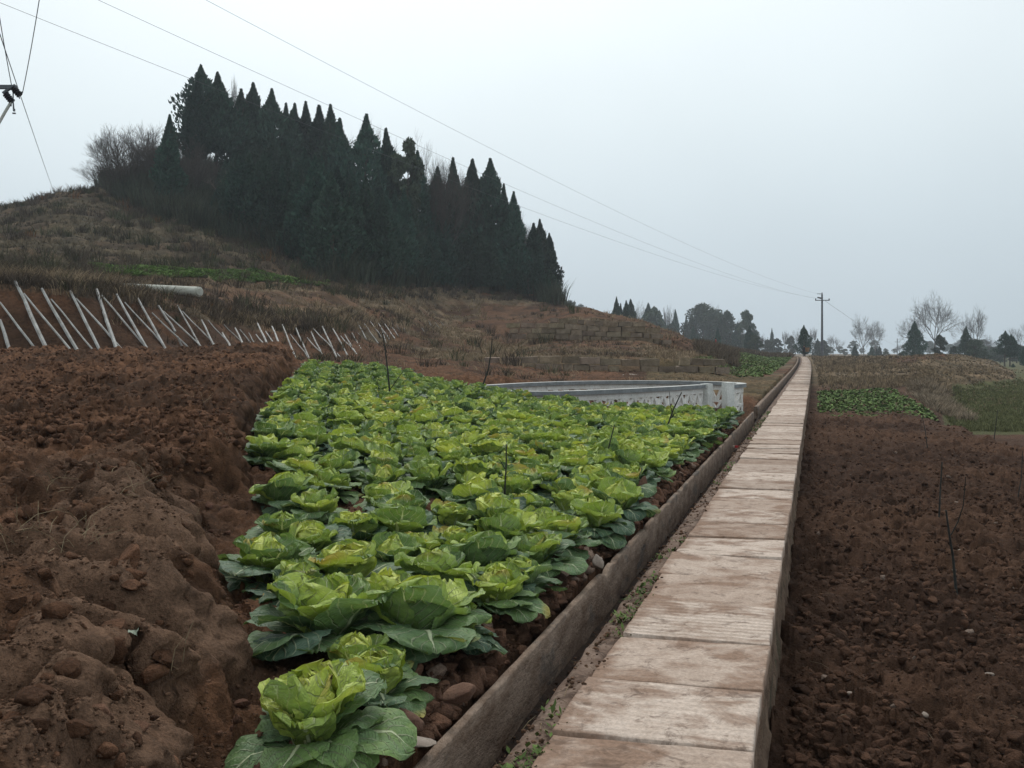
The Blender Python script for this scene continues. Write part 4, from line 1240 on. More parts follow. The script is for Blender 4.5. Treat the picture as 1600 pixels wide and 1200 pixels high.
# ------------------------------------------------------------------ stakes and pipe
def stakes():
    a = [(0, 400, 65, 597, 1), (0, 290, 235, 600, .6), (95, 160, 300, 597, 1.2), (150, 235, 460, 610, .55), (262, 205, 490, 600, 1), (320, 270, 590, 597, .4), (440, 220, 622, 585, .9), (475, 265, 780, 603, .5), (605, 210, 735, 600, 1.05), (635, 245, 930, 590, .5), (730, 240, 930, 597, .75), (780, 290, 1010, 545, .35), (862, 265, 1032, 575, .75), (950, 355, 1165, 560, .4), (990, 310, 1090, 465, .7), (1110, 505, 1165, 605, .6), (1020, 345, 1275, 585, .45), (1110, 310, 1262, 585, .6), (1140, 345, 1375, 585, .35), (1260, 400, 1360, 610, .7), (1300, 400, 1470, 590, .3), (1390, 480, 1465, 615, .6), (1400, 428, 1520, 550, .35), (1470, 450, 1565, 645, .6), (1500, 460, 1600, 580, .4), (1555, 480, 1600, 560, .4)]
    b = [(0, 555, 40, 635, .6), (10, 420, 90, 605, .6), (0, 490, 85, 600, .4), (60, 470, 175, 640, .4), (100, 440, 175, 620, .6), (165, 430, 250, 645, .7), (250, 450, 330, 635, .7), (215, 490, 320, 630, .35), (345, 475, 410, 610, .7), (320, 510, 420, 620, .4), (360, 455, 525, 630, .5), (415, 440, 515, 655, .8), (480, 455, 580, 635, .8), (530, 500, 630, 615, .5), (555, 490, 625, 610, .6), (600, 480, 660, 585, .5), (610, 460, 705, 550, .6), (630, 405, 705, 545, .7), (675, 420, 760, 540, .6), (715, 410, 780, 500, .6), (765, 420, 830, 515, .6), (780, 440, 812, 540, .5), (800, 420, 865, 510, .6), (850, 445, 890, 500, .4), (880, 430, 900, 470, .4), (925, 450, 940, 480, .4), (1035, 450, 1050, 468, .4), (1080, 410, 1115, 468, .6), (1120, 415, 1150, 455, .5), (1155, 410, 1190, 458, .5)]
    L = [(x0 / 4, 400 + y0 / 4, x1 / 4, 400 + y1 / 4, w) for x0, y0, x1, y1, w in a] + [(400 + x0 / 4, 400 + y0 / 4, 400 + x1 / 4, 400 + y1 / 4, w) for x0, y0, x1, y1, w in b]
    L.sort(key=lambda q: q[2])
    for i, (u0, v0, u1, v1, w) in enumerate(L):
        def front(u, v):
            Yh = hit(u, v, 24.5 if u < 300 else 27, 130, 900)[1]
            return Yh
        Yb = front(u1, v1 - 3) - .12; Yt = min(front(u0, v0 + 3), Yb + 6) - .12
        Yt = max(Yt, Yb + .4)
        for _ in range(14):                                   # pull the stake out of the bank until it lies on it
            B = np.array(px(u1, v1, Yb)); A = np.array(px(u0, v0, Yt))
            q = np.linspace(0.05, .95, 9)[:, None]; Pm = A + (B - A) * q
            pen = (H(Pm[:, 0], Pm[:, 1])[0] - Pm[:, 2])
            if pen.max() < -.02: break
            Yt -= .18; Yb -= .10
        B = B + (B - A) * .05
        mb = MB(); r = (.055 * w + .010) * (1 if u1 < 300 else .9)
        r = max(.015, min(r, .08)) * .72
        d = (B - A); ln = np.linalg.norm(d)
        n = 5; pts = [A + d * k / (n - 1) + np.array((0, -.0, .0)) + RNG.normal(0, .010, 3) * (0 < k < n - 1) for k in range(n)]
        mb.tube([p - A for p in pts], [r * .8, r * .9, r, r, r * 1.05], 6)
        o = mb.build('stake', M['stake'], loc=tuple(A))
        tag(o, '%s white stake, %s from the left on the red earth bank' % ('thick' if w > .85 else ('thin' if w < .5 else 'slender'), ordw(i + 1)), 'stake', 'white stakes leaning on the earth bank')
stakes()

def pipe():
    r = .17
    Yb = 33.2; Ya = 36.0
    A = np.array(px(186, 447, Ya)); B = np.array(px(311, 455.5, Yb))
    A[2] = px(186, 446.5, Ya)[2]; B[2] = px(311, 456, Yb)[2]
    root = tag(empty('concrete_pipe', tuple(B)), 'pale concrete pole lying on the terrace above the stakes', 'concrete pole')
    mb = MB(); mb.tube([A - B, (A - B) * .5, (B - B)], [r * .55, r * .8, r], 20)
    mb.build('shaft', M['pipe'], root, smooth=False)
    d = (B - A) / np.linalg.norm(B - A)
    mb = MB(); mb.tube([-d * .02, d * .05], [r * .96, r * .72], 20); mb.build('end_plug', M['pipe'], root)
pipe()

# ------------------------------------------------------------------ poles and wires
def pole_far():
    Y = 146; x = (1284.5 - 800) / F * Y; zb = 0.0; zt = px(0, 460, Y)[2]
    root = tag(empty('utility_pole', (x, Y, zb)), 'tall dark utility pole standing at the far end of the path', 'utility pole')
    mb = MB(); mb.tube([(0, 0, -.3), (0, 0, zt - zb)], [.19, .12], 10); mb.build('pole_shaft', M['polec'], root)
    z = px(0, 469.3, Y)[2] - zb
    mb = MB(); mb.box((0, -.15, z), (2.1, .10, .12)); mb.build('crossarm', M['steel'], root)
    for sx in (-1, 1):
        mb = MB(); mb.tube([(sx * .98, -.15, z), (sx * .98, -.15, z + .12), (sx * .98, -.15, z + .3)], [.07, .09, .04], 8); mb.build('insulator', M['insul'], root)
    mb = MB(); mb.tube([(0, 0, zt), (0, 0, zt + .12), (0, 0, zt + .3)], [.06, .08, .04], 8); mb.build('insulator', M['insul'], root)
    mb = MB(); mb.box((-.42, -.15, z + .95), (.8, .07, .07)); mb.build('bracket', M['steel'], root)
    mb = MB(); mb.tube([(-.2, -.25, z + .3), (-.75, -.25, z + .42)], [.13, .10], 8); mb.build('switch', M['steel'], root)
    return x, Y, z, zt
PF = pole_far()

def pole_near():
    # the pole stands just outside the picture at left; its crossarm reaches in
    Y = 24.0; x = -14.6; zb = 1.4
    def pp(u, v, Y=24.0): return np.array(px(u, v, Y)) - np.array((x, 24.0, zb))
    root = tag(empty('utility_pole', (x, Y, zb)), 'utility pole at the left edge whose steel arm carries two dark insulators', 'utility pole')
    mb = MB(); mb.tube([(0, 0, -.3), (0, 0, 12.2)], [.19, .12], 12); mb.build('pole_shaft', M['polec'], root)
    e = pp(22, 136)
    mb = MB(); mb.box(((e[0]) / 2, 0, e[2]), (abs(e[0]) + .1, .09, .09)); mb.build('crossarm', M['steel'], root)
    mb = MB(); mb.tube([pp(24, 133.5), pp(14, 139), pp(5, 146)], [.045, .04, .045], 8); mb.build('bracket', M['steel'], root)
    for (a, b) in (((21, 137.5), (30.5, 148.5)), ((9.5, 147.5), (18.5, 158.5))):
        A, B = pp(*a), pp(*b); n = 9
        pts = []; rr = []
        for k in range(n):
            pts.append(A + (B - A) * k / (n - 1)); rr.append(.085 if k % 2 == 0 else .055)
        mb = MB(); mb.tube(pts, rr, 12); mb.build('insulator', M['insul'], root)
    mb = MB(); mb.tube([pp(30, 148), pp(35.5, 143.5)], .02, 6); mb.tube([pp(28, 149), pp(31, 154)], .015, 6); mb.tube([pp(17, 158), pp(17, 166)], .02, 6)
    mb.build('clamp', M['steel'], root)
    mb = MB(); mb.tube([pp(20.5, 140), pp(20.5, 158), pp(21.5, 172)], [.015, .015, .02], 6); mb.box(pp(22, 177), (.07, .04, .03)); mb.box(pp(22, 172), (.04, .04, .06)); mb.build('hook', M['steel'], root)
    mb = MB(); mb.tube([pp(17, 160), pp(8, 175), pp(-6, 200), pp(-45, 250)], [.035] * 4, 6); mb.build('cable_tail', M['pipe'], root)
    mb = MB(); mb.box((0, 0, 11.8), (2.4, .09, .09)); mb.build('crossarm', M['steel'], root)
pole_near()

def wire(A, B, sag, r, label, n=40):
    A = np.array(A, float); B = np.array(B, float)
    pts = [A + (B - A) * k / n - np.array((0, 0, sag * 4 * (k / n) * (1 - k / n))) for k in range(n + 1)]
    mb = MB(); mb.tube([p - A for p in pts], r, 5)
    o = mb.build('power_line', M['wire'], loc=tuple(A))
    return tag(o, label, 'power line', 'overhead wires')
wire(px(-100, -225, 23), px(1283, 460.5, 146), 1.30, .006, 'uppermost of the three long wires running to the far pole')
wire(px(-110, -122, 23.5), px(1277.5, 467, 146), 1.30, .006, 'middle of the three long wires running to the far pole')
wire(px(-120, -44, 24), px(1288.5, 467.5, 146), 1.30, .006, 'lowest of the three long wires, passing behind the tallest cypress tips')
wire(px(70.5, -60, 21), px(35.5, 143.5, 24.0), .12, .010, 'short wire rising steeply from the right insulator at left edge')
wire(px(-14, -60, 21), px(18, 133, 24.0), .10, .010, 'short wire rising from the steel arm tip at left edge')
wire(px(-8, 30, 24.2), px(85, 302, 92), .1, .013, 'thin wire falling past the insulators to the bare hilltop')
wire(px(1289, 470, 146), px(1402, 541, 420), .6, .02, 'thin wire running from the far pole down to the right')

def tiny_pole():
    Y = 420; x = (1402 - 800) / F * Y; zt = px(0, 529, Y)[2]
    root = tag(empty('utility_pole', (x, Y, -4)), 'tiny faint pole in the haze between bare trees at right', 'utility pole')
    mb = MB(); mb.tube([(0, 0, 0), (0, 0, zt + 4)], [.22, .15], 8); mb.build('pole_shaft', M['polec'], root)
    mb = MB(); mb.box((0, -.2, zt + 2.6), (2.4, .12, .14)); mb.build('crossarm', M['steel'], root)
tiny_pole()

# ------------------------------------------------------------------ trees
def cypress_mesh(seed, h=10.0, rmax=1.45, n=7500, low=.10, split=0, ragged=.25):
    """crown of many small upright sprays; returns crown mesh (origin at base)"""
    rg = np.random.default_rng(seed)
    k = rg.random(n) ** .85
    hh = low + (1 - low) * k
    prof_r = np.where(k < .28, .55 + .45 * np.sin(k / .28 * math.pi / 2), (1 - ((k - .28) / .72) ** 1.1)) * rmax
    th = rg.uniform(0, 2 * math.pi, n)
    # clumps: lobes that run upward
    lob = .80 + ragged * np.sin(th * 3 + 9 * k + seed) + ragged * .8 * np.sin(th * 5 - 14 * k + seed * 2) + ragged * (rg.random(n) - .5)
    r = prof_r * lob * (1 - .45 * rg.random(n) ** 2.2)
    P = np.c_[r * np.cos(th), r * np.sin(th), hh * h]
    if split:
        ax = rg.uniform(0, 6.28); m = (rg.random(n) < .4)
        P[m] = P[m] * np.array((.8, .8, .84)) + np.array((math.cos(ax), math.sin(ax), 0)) * rmax * .75
    out = np.c_[np.cos(th), np.sin(th), np.zeros(n)]
    d = out * rg.uniform(.15, .8, (n, 1)) + np.array((0, 0, 1)) + rg.normal(0, .25, (n, 3)); d /= np.linalg.norm(d, axis=1)[:, None]
    w = np.cross(d, rg.normal(size=(n, 3))); w /= np.linalg.norm(w, axis=1)[:, None]
    ln = rg.uniform(.20, .48, (n, 1)) * (h / 10) * np.where(k > .85, .62, 1)[:, None]; wd = ln * rg.uniform(.16, .30, (n, 1))
    A = P - d * ln * .45; B = P + w * wd; Cc = P + d * ln * .6; D = P - w * wd
    V = np.stack([A, B, Cc, D], 1).reshape(-1, 3)
    Q = np.arange(4 * n).reshape(n, 4)
    c = np.repeat(rg.uniform(.7, 1.35, (n, 1)), 4, axis=0) * np.ones((1, 3))
    return tri_mesh('crown', V, Q, M['cypress'], c)
def trunk_mesh(h, r, mt, seed=0, lean=.02):
    mb = MB(); rg = np.random.default_rng(seed)
    n = 6; pts = [(rg.normal(0, lean * h * .2) * (k > 0), rg.normal(0, lean * h * .2) * (k > 0), -.4 + (h + .4) * k / (n - 1)) for k in range(n)]
    mb.tube(pts, [r * (1.25 - 1.05 * k / (n - 1)) for k in range(n)], 7)
    # limbs
    for i in range(7):
        z = h * rg.uniform(.25, .85); a = rg.uniform(0, 6.28); L = h * .10
        mb.tube([(0, 0, z), (math.cos(a) * L, math.sin(a) * L, z + L * 1.1)], [r * .35, r * .1], 4)
    return mb.mesh('trunk', mt)
CYP = [(cypress_mesh(1, split=0, low=.06), trunk_mesh(9, .14, M['bark'], 1)),
       (cypress_mesh(2, rmax=1.2, low=.05), trunk_mesh(9, .13, M['bark'], 2)),
       (cypress_mesh(3, rmax=1.7, low=.08, split=1), trunk_mesh(9, .15, M['bark'], 3)),
       (cypress_mesh(4, rmax=1.35, low=.30), trunk_mesh(9, .14, M['bark'], 4)),
       (cypress_mesh(5, rmax=1.9, low=.05, ragged=.32), trunk_mesh(9, .15, M['bark'], 5)),
       (cypress_mesh(6, rmax=2.3, low=.34, split=1, ragged=.3), trunk_mesh(9, .16, M['bark'], 6)),
       (cypress_mesh(7, rmax=2.4, low=.06, n=9000, ragged=.3), trunk_mesh(9, .16, M['bark'], 7))]

def bare_mesh(seed, h=10., spread=.55, up=.55, levels=5, r0=.16, trunk=.3, n0=5, fine=1.0):
    rg = np.random.default_rng(seed)
    mb = MB(); segs = [0]
    def br(p, d, L, r, lv):
        n = 3 if lv > 1 else 2
        pts = [p]; q = p.copy(); dd = d.copy()
        for i in range(n):
            dd = dd + rg.normal(0, .12, 3) + np.array((0, 0, .05 if lv > 2 else .09)); dd /= np.linalg.norm(dd)
            q = q + dd * L / n; pts.append(q.copy())
        mb.tube(pts, [r * (1 - .45 * i / n) for i in range(n + 1)], 5 if lv >= levels - 1 else 3, cap=False); segs[0] += 1
        if lv == 0: return
        k = rg.integers(4, 6) if lv > 1 else rg.integers(3, 6)
        for i in range(k):
            f = rg.uniform(.35, 1.0) if i else 1.0
            b = pts[0] + (pts[-1] - pts[0]) * f
            b = pts[min(int(f * n), n - 1)] + (pts[min(int(f * n) + 1, n)] - pts[min(int(f * n), n - 1)]) * (f * n - min(int(f * n), n - 1))
            ax = rg.normal(size=3); ax -= ax @ dd * dd; ax /= np.linalg.norm(ax)
            nd = dd * (1 if i else 1.6) + ax * spread * rg.uniform(.6, 1.3) + np.array((0, 0, up * .35)); nd /= np.linalg.norm(nd)
            br(b, nd, L * rg.uniform(.55, .78), max(r * .55, .009 * fine), lv - 1)
    th = trunk * h
    d = np.array((rg.normal(0, .06), rg.normal(0, .06), 1.)); d /= np.linalg.norm(d)
    base = np.array((0, 0, -.3)); top = base + d * (th + .3)
    mb.tube([base, (base + top) / 2 + rg.normal(0, .05, 3), top], [r0, r0 * .85, r0 * .72], 7)
    for i in range(n0):
        a = 2 * math.pi * (i + rg.random() * .6) / n0
        nd = np.array((math.cos(a) * spread, math.sin(a) * spread, 1.)) if i else d.copy()
        nd /= np.linalg.norm(nd)
        br(top - d * th * rg.uniform(0, .35) * (i > 0), nd, h * .27, r0 * .55, levels - 1)
    c = [0]
    return mb
def bare_tree_meshes(seed, mt, **k):
    mb = bare_mesh(seed, **k)
    # first tube is the trunk
    tr = MB(); cr = MB()
    nt_ = len(mb.v[0])
    fa = [f for f in mb.f if max(f) < nt_]; fb = [f for f in mb.f if max(f) >= nt_]
    tr.add(mb.v[0], fa)
    Vb = np.concatenate(mb.v[1:]); cr.add(Vb, [tuple(i - nt_ for i in f) for f in fb])
    return cr.mesh('branches', mt), tr.mesh('trunk', mt)
M['greybark'] = m_simple('grey_branch', (.13, .12, .115), (.09, .08, .075), 3, .95, 0)
M['brownbark'] = m_simple('brown_branch', (.075, .06, .05), (.045, .037, .032), 3, .95, 0)
BARE = [bare_tree_meshes(1, M['greybark'], h=12, spread=.85, up=.3), bare_tree_meshes(2, M['greybark'], h=12, spread=1.0, up=.2),
        bare_tree_meshes(3, M['greybark'], h=12, spread=.35, up=.9), bare_tree_meshes(4, M['brownbark'], h=12, spread=.8, trunk=.08, n0=8, r0=.10),
        bare_tree_meshes(5, M['brownbark'], h=12, spread=.7, trunk=.12, n0=7, r0=.12), bare_tree_meshes(6, M['palebark'], h=12, spread=.5, levels=4, trunk=.4, r0=.12)]

def broad_mesh(seed, h=10., rx=3.5, n=5200, clumps=26, low=.25, mt='broad'):
    rg = np.random.default_rng(seed)
    cs = []
    for i in range(clumps):
        a = rg.uniform(0, 6.28); k = rg.random(); rad = rx * math.sin(math.pi * (.12 + .76 * k)) * rg.uniform(.25, .95)
        cs.append((math.cos(a) * rad, math.sin(a) * rad, h * (low + (1 - low) * k * .92), rx * rg.uniform(.22, .42)))
    cs.append((0, 0, h * .93, rx * .25))
    cs = np.array(cs); j = rg.integers(len(cs), size=n)
    dr = rg.normal(size=(n, 3)); dr /= np.linalg.norm(dr, axis=1)[:, None]
    P = cs[j, :3] + dr * cs[j, 3:4] * (rg.random((n, 1)) ** .45) * np.array((1, 1, .8))
    d = dr + rg.normal(0, .7, (n, 3)); d /= np.linalg.norm(d, axis=1)[:, None]
    w = np.cross(d, rg.normal(size=(n, 3))); w /= np.linalg.norm(w, axis=1)[:, None]
    ln = rg.uniform(.16, .38, (n, 1)); wd = ln * .45
    V = np.stack([P - d * ln, P + w * wd, P + d * ln, P - w * wd], 1).reshape(-1, 3)
    c = np.repeat(rg.uniform(.7, 1.35, (n, 1)), 4, axis=0) * np.ones((1, 3))
    me = tri_mesh('crown', V, np.arange(4 * n).reshape(n, 4), M[mt], c)
    mb = MB(); mb.tube([(0, 0, -.4), (rg.normal(0, .1), 0, h * .4), (0, rg.normal(0, .2), h * .85)], [.16, .12, .05], 7)
    for i in range(0, clumps, 2):
        c_ = cs[i]; mb.tube([(0, 0, max(.3, c_[2] - rx * .5)), (c_[0] * .6, c_[1] * .6, c_[2] - .2), tuple(c_[:3])], [.06, .04, .015], 4)
    return me, mb.mesh('trunk', M['bark'])
BROAD = [broad_mesh(1, clumps=40), broad_mesh(2, rx=2.6, clumps=34), broad_mesh(3, rx=2.1, clumps=26, low=.4, n=4200), broad_mesh(4, rx=4.5, clumps=34, n=7000, low=.1)]

def tree(kind, pair, u, Y, vtop=None, hh=None, label='', group=None, rz=None, hbase=10., wx=1.0, zb=None, part='crown'):
    x = (u - 800) / F * Y
    zb = hgt(x, Y) if zb is None else zb
    h = (CZ + (HV - vtop) / F * Y - zb) if vtop is not None else hh
    s = h / hbase
    wx = wx * random.uniform(.85, 1.2)
    root = empty(kind, (x, Y, zb), random.uniform(0, 6.28) if rz is None else rz, (s ** .7 * wx, s ** .7 * wx * random.uniform(.85, 1.15), s))
    root.rotation_euler[0] = random.gauss(0, .018); root.rotation_euler[1] = random.gauss(0, .018)
    link(pair[0].name.split('.')[0], pair[0], root); link('trunk', pair[1], root)
    cat = 'tree'
    return tag(root, label, cat, group)

def yfor(u, v, y0=50):      # distance at which the ground shows at that picture row
    return hit(u, v, y0, 200, 900)[1]

def forest():
    rg = random.Random(3)
    G = 'cypresses of the hilltop wood'
    sky_ = [(262, 180, 88, 1), (307, 128, 100, 3), (315, 103, 103, 5), (337, 114, 106, 3), (375, 140, 106, 1), (394, 129, 108, 3), (424, 139, 108, 2), (448, 163, 112, 1), (461, 163, 113, 1), (475, 160, 112, 1), (500, 166, 110, 0), (521, 165, 108, 0), (534, 187, 104, 1), (567, 179, 104, 2), (609, 201, 106, 0), (650, 236, 108, 0), (685, 262, 110, 4), (707, 247, 112, 1), (741, 250, 114, 0), (764, 249, 114, 4), (791, 288, 114, 1), (800, 300, 112, 0), (831, 349, 114, 1), (847, 343, 116, 2), (858, 365, 117, 0), (868, 420, 118, 1)]
    for i, (u, v, Y, k) in enumerate(sky_):
        nm = 'tallest cypress of the wood, its tip highest of all' if i == 2 else ('lone pointed cypress among bare trees at the left end of the wood' if i == 0 else ('low cypress ending the wood at its right edge' if i == len(sky_) - 1 else 'dark cypress whose pointed tip is the %s from the left on the wood skyline' % ordw(i + 1)))
        tree('cypress_tree', CYP[k], u, Y, v, label=nm, group=G, wx=1.35)
    # the slope in front, filled from back to front
    n = 0; rowcount = {}
    todo = []
    for row, f in enumerate((0.8, 0.58, 0.36, 0.16, .03)):
        u = 225 + 9 * (row % 2) + (60 if row < 1 else 0)
        while u < 872:
            e = float(np.interp(u, FE[:, 0], FE[:, 1]))
            # skyline row of tips
            st = float(np.interp(u, [220, 262, 345, 372, 420, 500, 570, 610, 700, 765, 800, 850, 880], [285, 262, 258, 205, 190, 200, 215, 245, 285, 295, 330, 385, 440]))
            Yf = yfor(u, e) + 1
            Yb = 110 if u < 760 else 116
            Y = Yf + (Yb - Yf) * f + rg.uniform(-2, 2)
            x = (u - 800) / F * Y; zg = hgt(x, Y)
            h = rg.uniform(6.2, 9.2)
            vt = HV - (zg + h - CZ) / Y * F
            vt = max(vt, st + 18 + 6 * row)
            h = CZ + (HV - vt) / F * Y - zg
            if h > 2.6 and not (u < 330 and row > 2):
                todo.append((row, u, Y, vt, rg.choice([0, 0, 1, 2, 4, 4, 6])))
            u += rg.uniform(20, 31)
    rn = ['back', 'fourth', 'third', 'second', 'front']
    for row, u, Y, vt, k in todo:
        rowcount[row] = rowcount.get(row, 0) + 1
        tree('cypress_tree', CYP[k], u, Y, vt, label='dark cypress on the slope, %s from the left in the %s rank of the wood' % (ordw(rowcount[row]), rn[row]), group=G, wx=1.25)
        n += 1
    print('FOREST', n)
    # ragged broadleaf top and bare trees
    tree('evergreen_tree', BROAD[2], 634, 104, 214, label='ragged round-topped evergreen between pointed cypress tips', rz=1.0, wx=.8)
    B = [(190, 92, 208, 3, 'leftmost bare bushy tree on the hill, at the wood edge'), (208, 95, 175, 4, 'twiggy bare tree rising highest at the left end of the wood'), (232, 96, 195, 3, 'bare bushy tree just left of the lone pointed cypress'), (250, 92, 210, 4, 'dark bare tree in front of the lone pointed cypress'), (284, 98, 190, 3, 'bare tree between the lone cypress and the tallest cypress'), (172, 90, 235, 3, 'small bare bush lowest on the wood left end'), (356, 112, 125, 2, 'bare tree showing right of the tallest cypresses'), (300, 92, 235, 4, 'bare tree under the trunks of the tallest cypress'), (592, 112, 178, 0, 'slim bare tree against the sky right of the middle of the wood'), (663, 112, 203, 0, 'slim bare poplar against the sky, taller than the cypresses beside it'), (686, 108, 228, 4, 'brown bare tree right of the slim bare poplar'), (722, 116, 246, 3, 'sparse bare tree between two pointed cypresses'), (815, 118, 318, 3, 'pale bare twigs showing at the right slope of the wood'), (826, 120, 335, 4, 'bare tree peeping out left of the last cypresses'), (520, 113, 190, 4, 'bare crown between cypress tips near the middle of the wood')]
    for u, Y, v, k, lab in B:
        tree('bare_tree', BARE[k], u, Y, v, label=lab, group='leafless trees of the hilltop wood', hbase=11.5 if k < 3 else 10, wx=.42 if k in (0, 2) else (.75 if u > 350 else 1))
    # pale leaning stems in front
    for u, v, h, lab in ((553, 392, 6.5, 'pale leaning leafless tree in front of the dark wood'), (430, 376, 5, 'thin pale trunk at the foot of the wood, left of centre'), (365, 345, 5, 'thin pale stem in the scrub at the foot of the wood'), (372, 350, 4, 'second thin pale stem beside a taller one in the scrub')):
        Y = yfor(u, v) - 1
        tree('bare_tree', BARE[5], u, Y, None, h, lab, 'pale thin trees before the wood', hbase=12)
forest()

def far_trees():
    G = 'hazy trees beyond the fields'
    # (u, base v ignored, top v, Y, kind)
    Yc = 235
    L = [(961, 464, 190, 'c', 0, 'nearest dark cypress on the knoll skyline, left of its twin'), (968, 474, 192, 'c', 1, 'narrow cypress touching the dark one on the knoll skyline'), (979, 470, 200, 'c', 0, 'dark cypress third on the knoll skyline'), (985, 468, 215, 'c', 3, 'hazy cypress tip behind the third on the knoll skyline'),
         (882, 466, 330, 'b', 1, 'faint evergreen just right of the hill wood'), (895, 470, 335, 'b', 0, 'faint round evergreen second right of the hill wood'), (908, 474, 340, 'b', 1, 'faint evergreen third right of the hill wood'),
         (1000, 466, 260, 'n', 1, 'bare spreading tree beyond the knoll cypresses'), (1014, 474, 250, 'c', 3, 'small cypress left of the ragged tree pair'), (1021, 478, 245, 'b', 2, 'ragged evergreen beside the small cypress'), (1034, 488, 255, 'c', 4, 'broad hazy cypress below the brown slope'), (1018, 498, 245, 'b', 2, 'low bushy evergreen at the end of the knoll'), (1055, 484, 265, 'c', 0, 'pointed hazy cypress left of the big evergreen'), (1047, 505, 260, 'b', 2, 'low hazy evergreen beside the pointed cypress'), (1043, 480, 300, 'n', 2, 'faint bare tree above the broad hazy cypress'),
         (1073, 494, 262, 'c', 1, 'slim hazy cypress against the big evergreen'), (1080, 488, 285, 'c', 2, 'hazy cypress just left of the big evergreen'), (1098, 474, 262, 'b', 3, 'big rounded hazy evergreen in the far belt'), (1112, 482, 265, 'b', 0, 'rounded evergreen right of the big one'), (1084, 510, 230, 'c', 4, 'small dark cypress before the big evergreen'), (1120, 512, 220, 'c', 1, 'thin dark cypress behind the person in red'), (1116, 470, 310, 'n', 0, 'faint bare tree above the big evergreen'),
         (1135, 484, 255, 'b', 2, 'tall ragged tree with two tufts'), (1138, 505, 262, 'b', 1, 'bushy evergreen under the ragged two-tuft tree'), (1150, 503, 250, 'c', 0, 'pointed cypress left of the tall column tree'), (1160, 500, 300, 'n', 2, 'faint bare tree behind the pointed cypress'), (1168, 483, 245, 'b', 1, 'tall column-shaped evergreen right of the big rounded one'), (1172, 508, 225, 'c', 4, 'dark cypress at the foot of the tall column evergreen'), (1180, 522, 220, 'b', 1, 'dark bushy evergreen sloping right of the column tree'),
         (1193, 520, 265, 'n', 0, 'small bare reddish tree before the gap'), (1206, 513, 300, 'c', 1, 'needle-thin cypress tip in the gap'), (1200, 530, 260, 'b', 2, 'low dark evergreen below the needle-thin cypress'), (1213, 528, 275, 'b', 1, 'low bushy evergreen in the gap'), (1225, 518, 340, 'n', 2, 'faint bare tree left of the roadside cypress'), (1236, 524, 290, 'b', 1, 'low evergreen left of the roadside cypress'), (1243, 512, 330, 'n', 0, 'bare tree touching the roadside cypress'),
         (1257, 508, 165, 'c', 6, 'round-based cypress behind the walking person'), (1268, 513, 320, 'n', 2, 'faint bare tree between roadside cypress and pole'), (1277, 529, 250, 'c', 4, 'hazy low cypress left of the pole foot'), (1288, 531, 255, 'b', 1, 'low bush standing at the pole foot'), (1301, 520, 300, 'n', 1, 'small faint bare tree right of the pole'), (1292, 540, 300, 'b', 0, 'low hazy bush right of the pole'), (1320, 545, 320, 'b', 0, 'low rounded bush right of the faint bare tree'), (1336, 538, 230, 'c', 0, 'little dark cypress standing alone right of the pole'),
         (1350, 488, 250, 'n', 0, 'bare tree left of a forked pair at mid right'), (1368, 498, 255, 'n', 1, 'bare tree right of its taller neighbour at mid right'), (1362, 540, 240, 'c', 4, 'small cypress under the paired bare trees'), (1374, 540, 240, 'c', 2, 'second small cypress under the paired bare trees'), (1385, 548, 240, 'b', 1, 'low bush right of the small cypresses'), (1405, 535, 300, 'n', 1, 'low faint bare tree left of the big dark cypress'),
         (1430, 502, 190, 'c', 6, 'big broad dark cypress left of the tallest bare tree'), (1412, 548, 200, 'b', 1, 'low dark bush touching the big broad cypress'), (1428, 484, 250, 'n', 0, 'bare crown behind the big broad cypress'), (1462, 448, 205, 'n', 1, 'tallest bare tree at right with wide crown'), (1469, 522, 190, 'b', 2, 'small round dark evergreen under the tallest bare tree'), (1508, 510, 190, 'c', 6, 'broad dark cypress right of the tallest bare tree'), (1523, 530, 188, 'b', 0, 'dark bushy evergreen on the right flank of the broad cypress'), (1538, 548, 186, 'b', 1, 'low dark block of evergreen above the mound'), (1490, 540, 215, 'b', 1, 'small dark bush left of the broad cypress'), (1526, 474, 215, 'n', 0, 'second tallest bare tree at right'), (1545, 520, 240, 'n', 1, 'wide low bare tree right of the second tallest'), (1570, 517, 180, 'c', 5, 'dark cypress pair on bare trunks near the right edge'), (1578, 522, 182, 'c', 3, 'dark cypress on a bare trunk beside the pair'), (1600, 500, 220, 'n', 0, 'bare tree cut by the right edge'), (1602, 535, 175, 'c', 6, 'dark cypress cut by the right edge'), (1583, 568, 170, 'c', 4, 'low dark cypress below the cypress pair'), (1560, 555, 300, 'b', 1, 'hazy blue bush right of the mound'), (1650, 500, 200, 'c', 6, 'dark cypress beyond the right edge'), (1700, 480, 210, 'n', 1, 'bare tree beyond the right edge')]
    for (u, v, Y, t, k, lab) in L:
        if Y > 225: Y = 225 + (Y - 225) * 1.9 + 40
        if t == 'b' and k == 2: k = 1
        x = (u - 800) / F * Y; zb = min(hgt(x, Y), 0.4 if u > 1150 else 2)
        if t == 'c': tree('cypress_tree', CYP[k], u, Y, v, label=lab, group=G, wx=1.15 if k != 6 else .95, zb=zb)
        elif t == 'b': tree('evergreen_tree', BROAD[k], u, Y, v, label=lab, group=G, wx=.95, zb=zb)
        else: tree('bare_tree', BARE[k], u, Y, v, label=lab, group=G, hbase=11.5, zb=zb, wx=.68)
    rg = random.Random(19)
    for q, u in enumerate(np.arange(1536, 1730, 13)):
        tree('evergreen_tree', BROAD[rg.choice((0, 1, 3))], u + rg.uniform(-4, 4), rg.uniform(235, 300), rg.uniform(538, 552), label='low hazy tree, %s from the left in the hollow behind the right mound' % ordw(q + 1), group='trees in the hollow at right', wx=1.5, zb=-3.2)
    rg = random.Random(9)
    # the hazy belt that closes the horizon
    n = 0
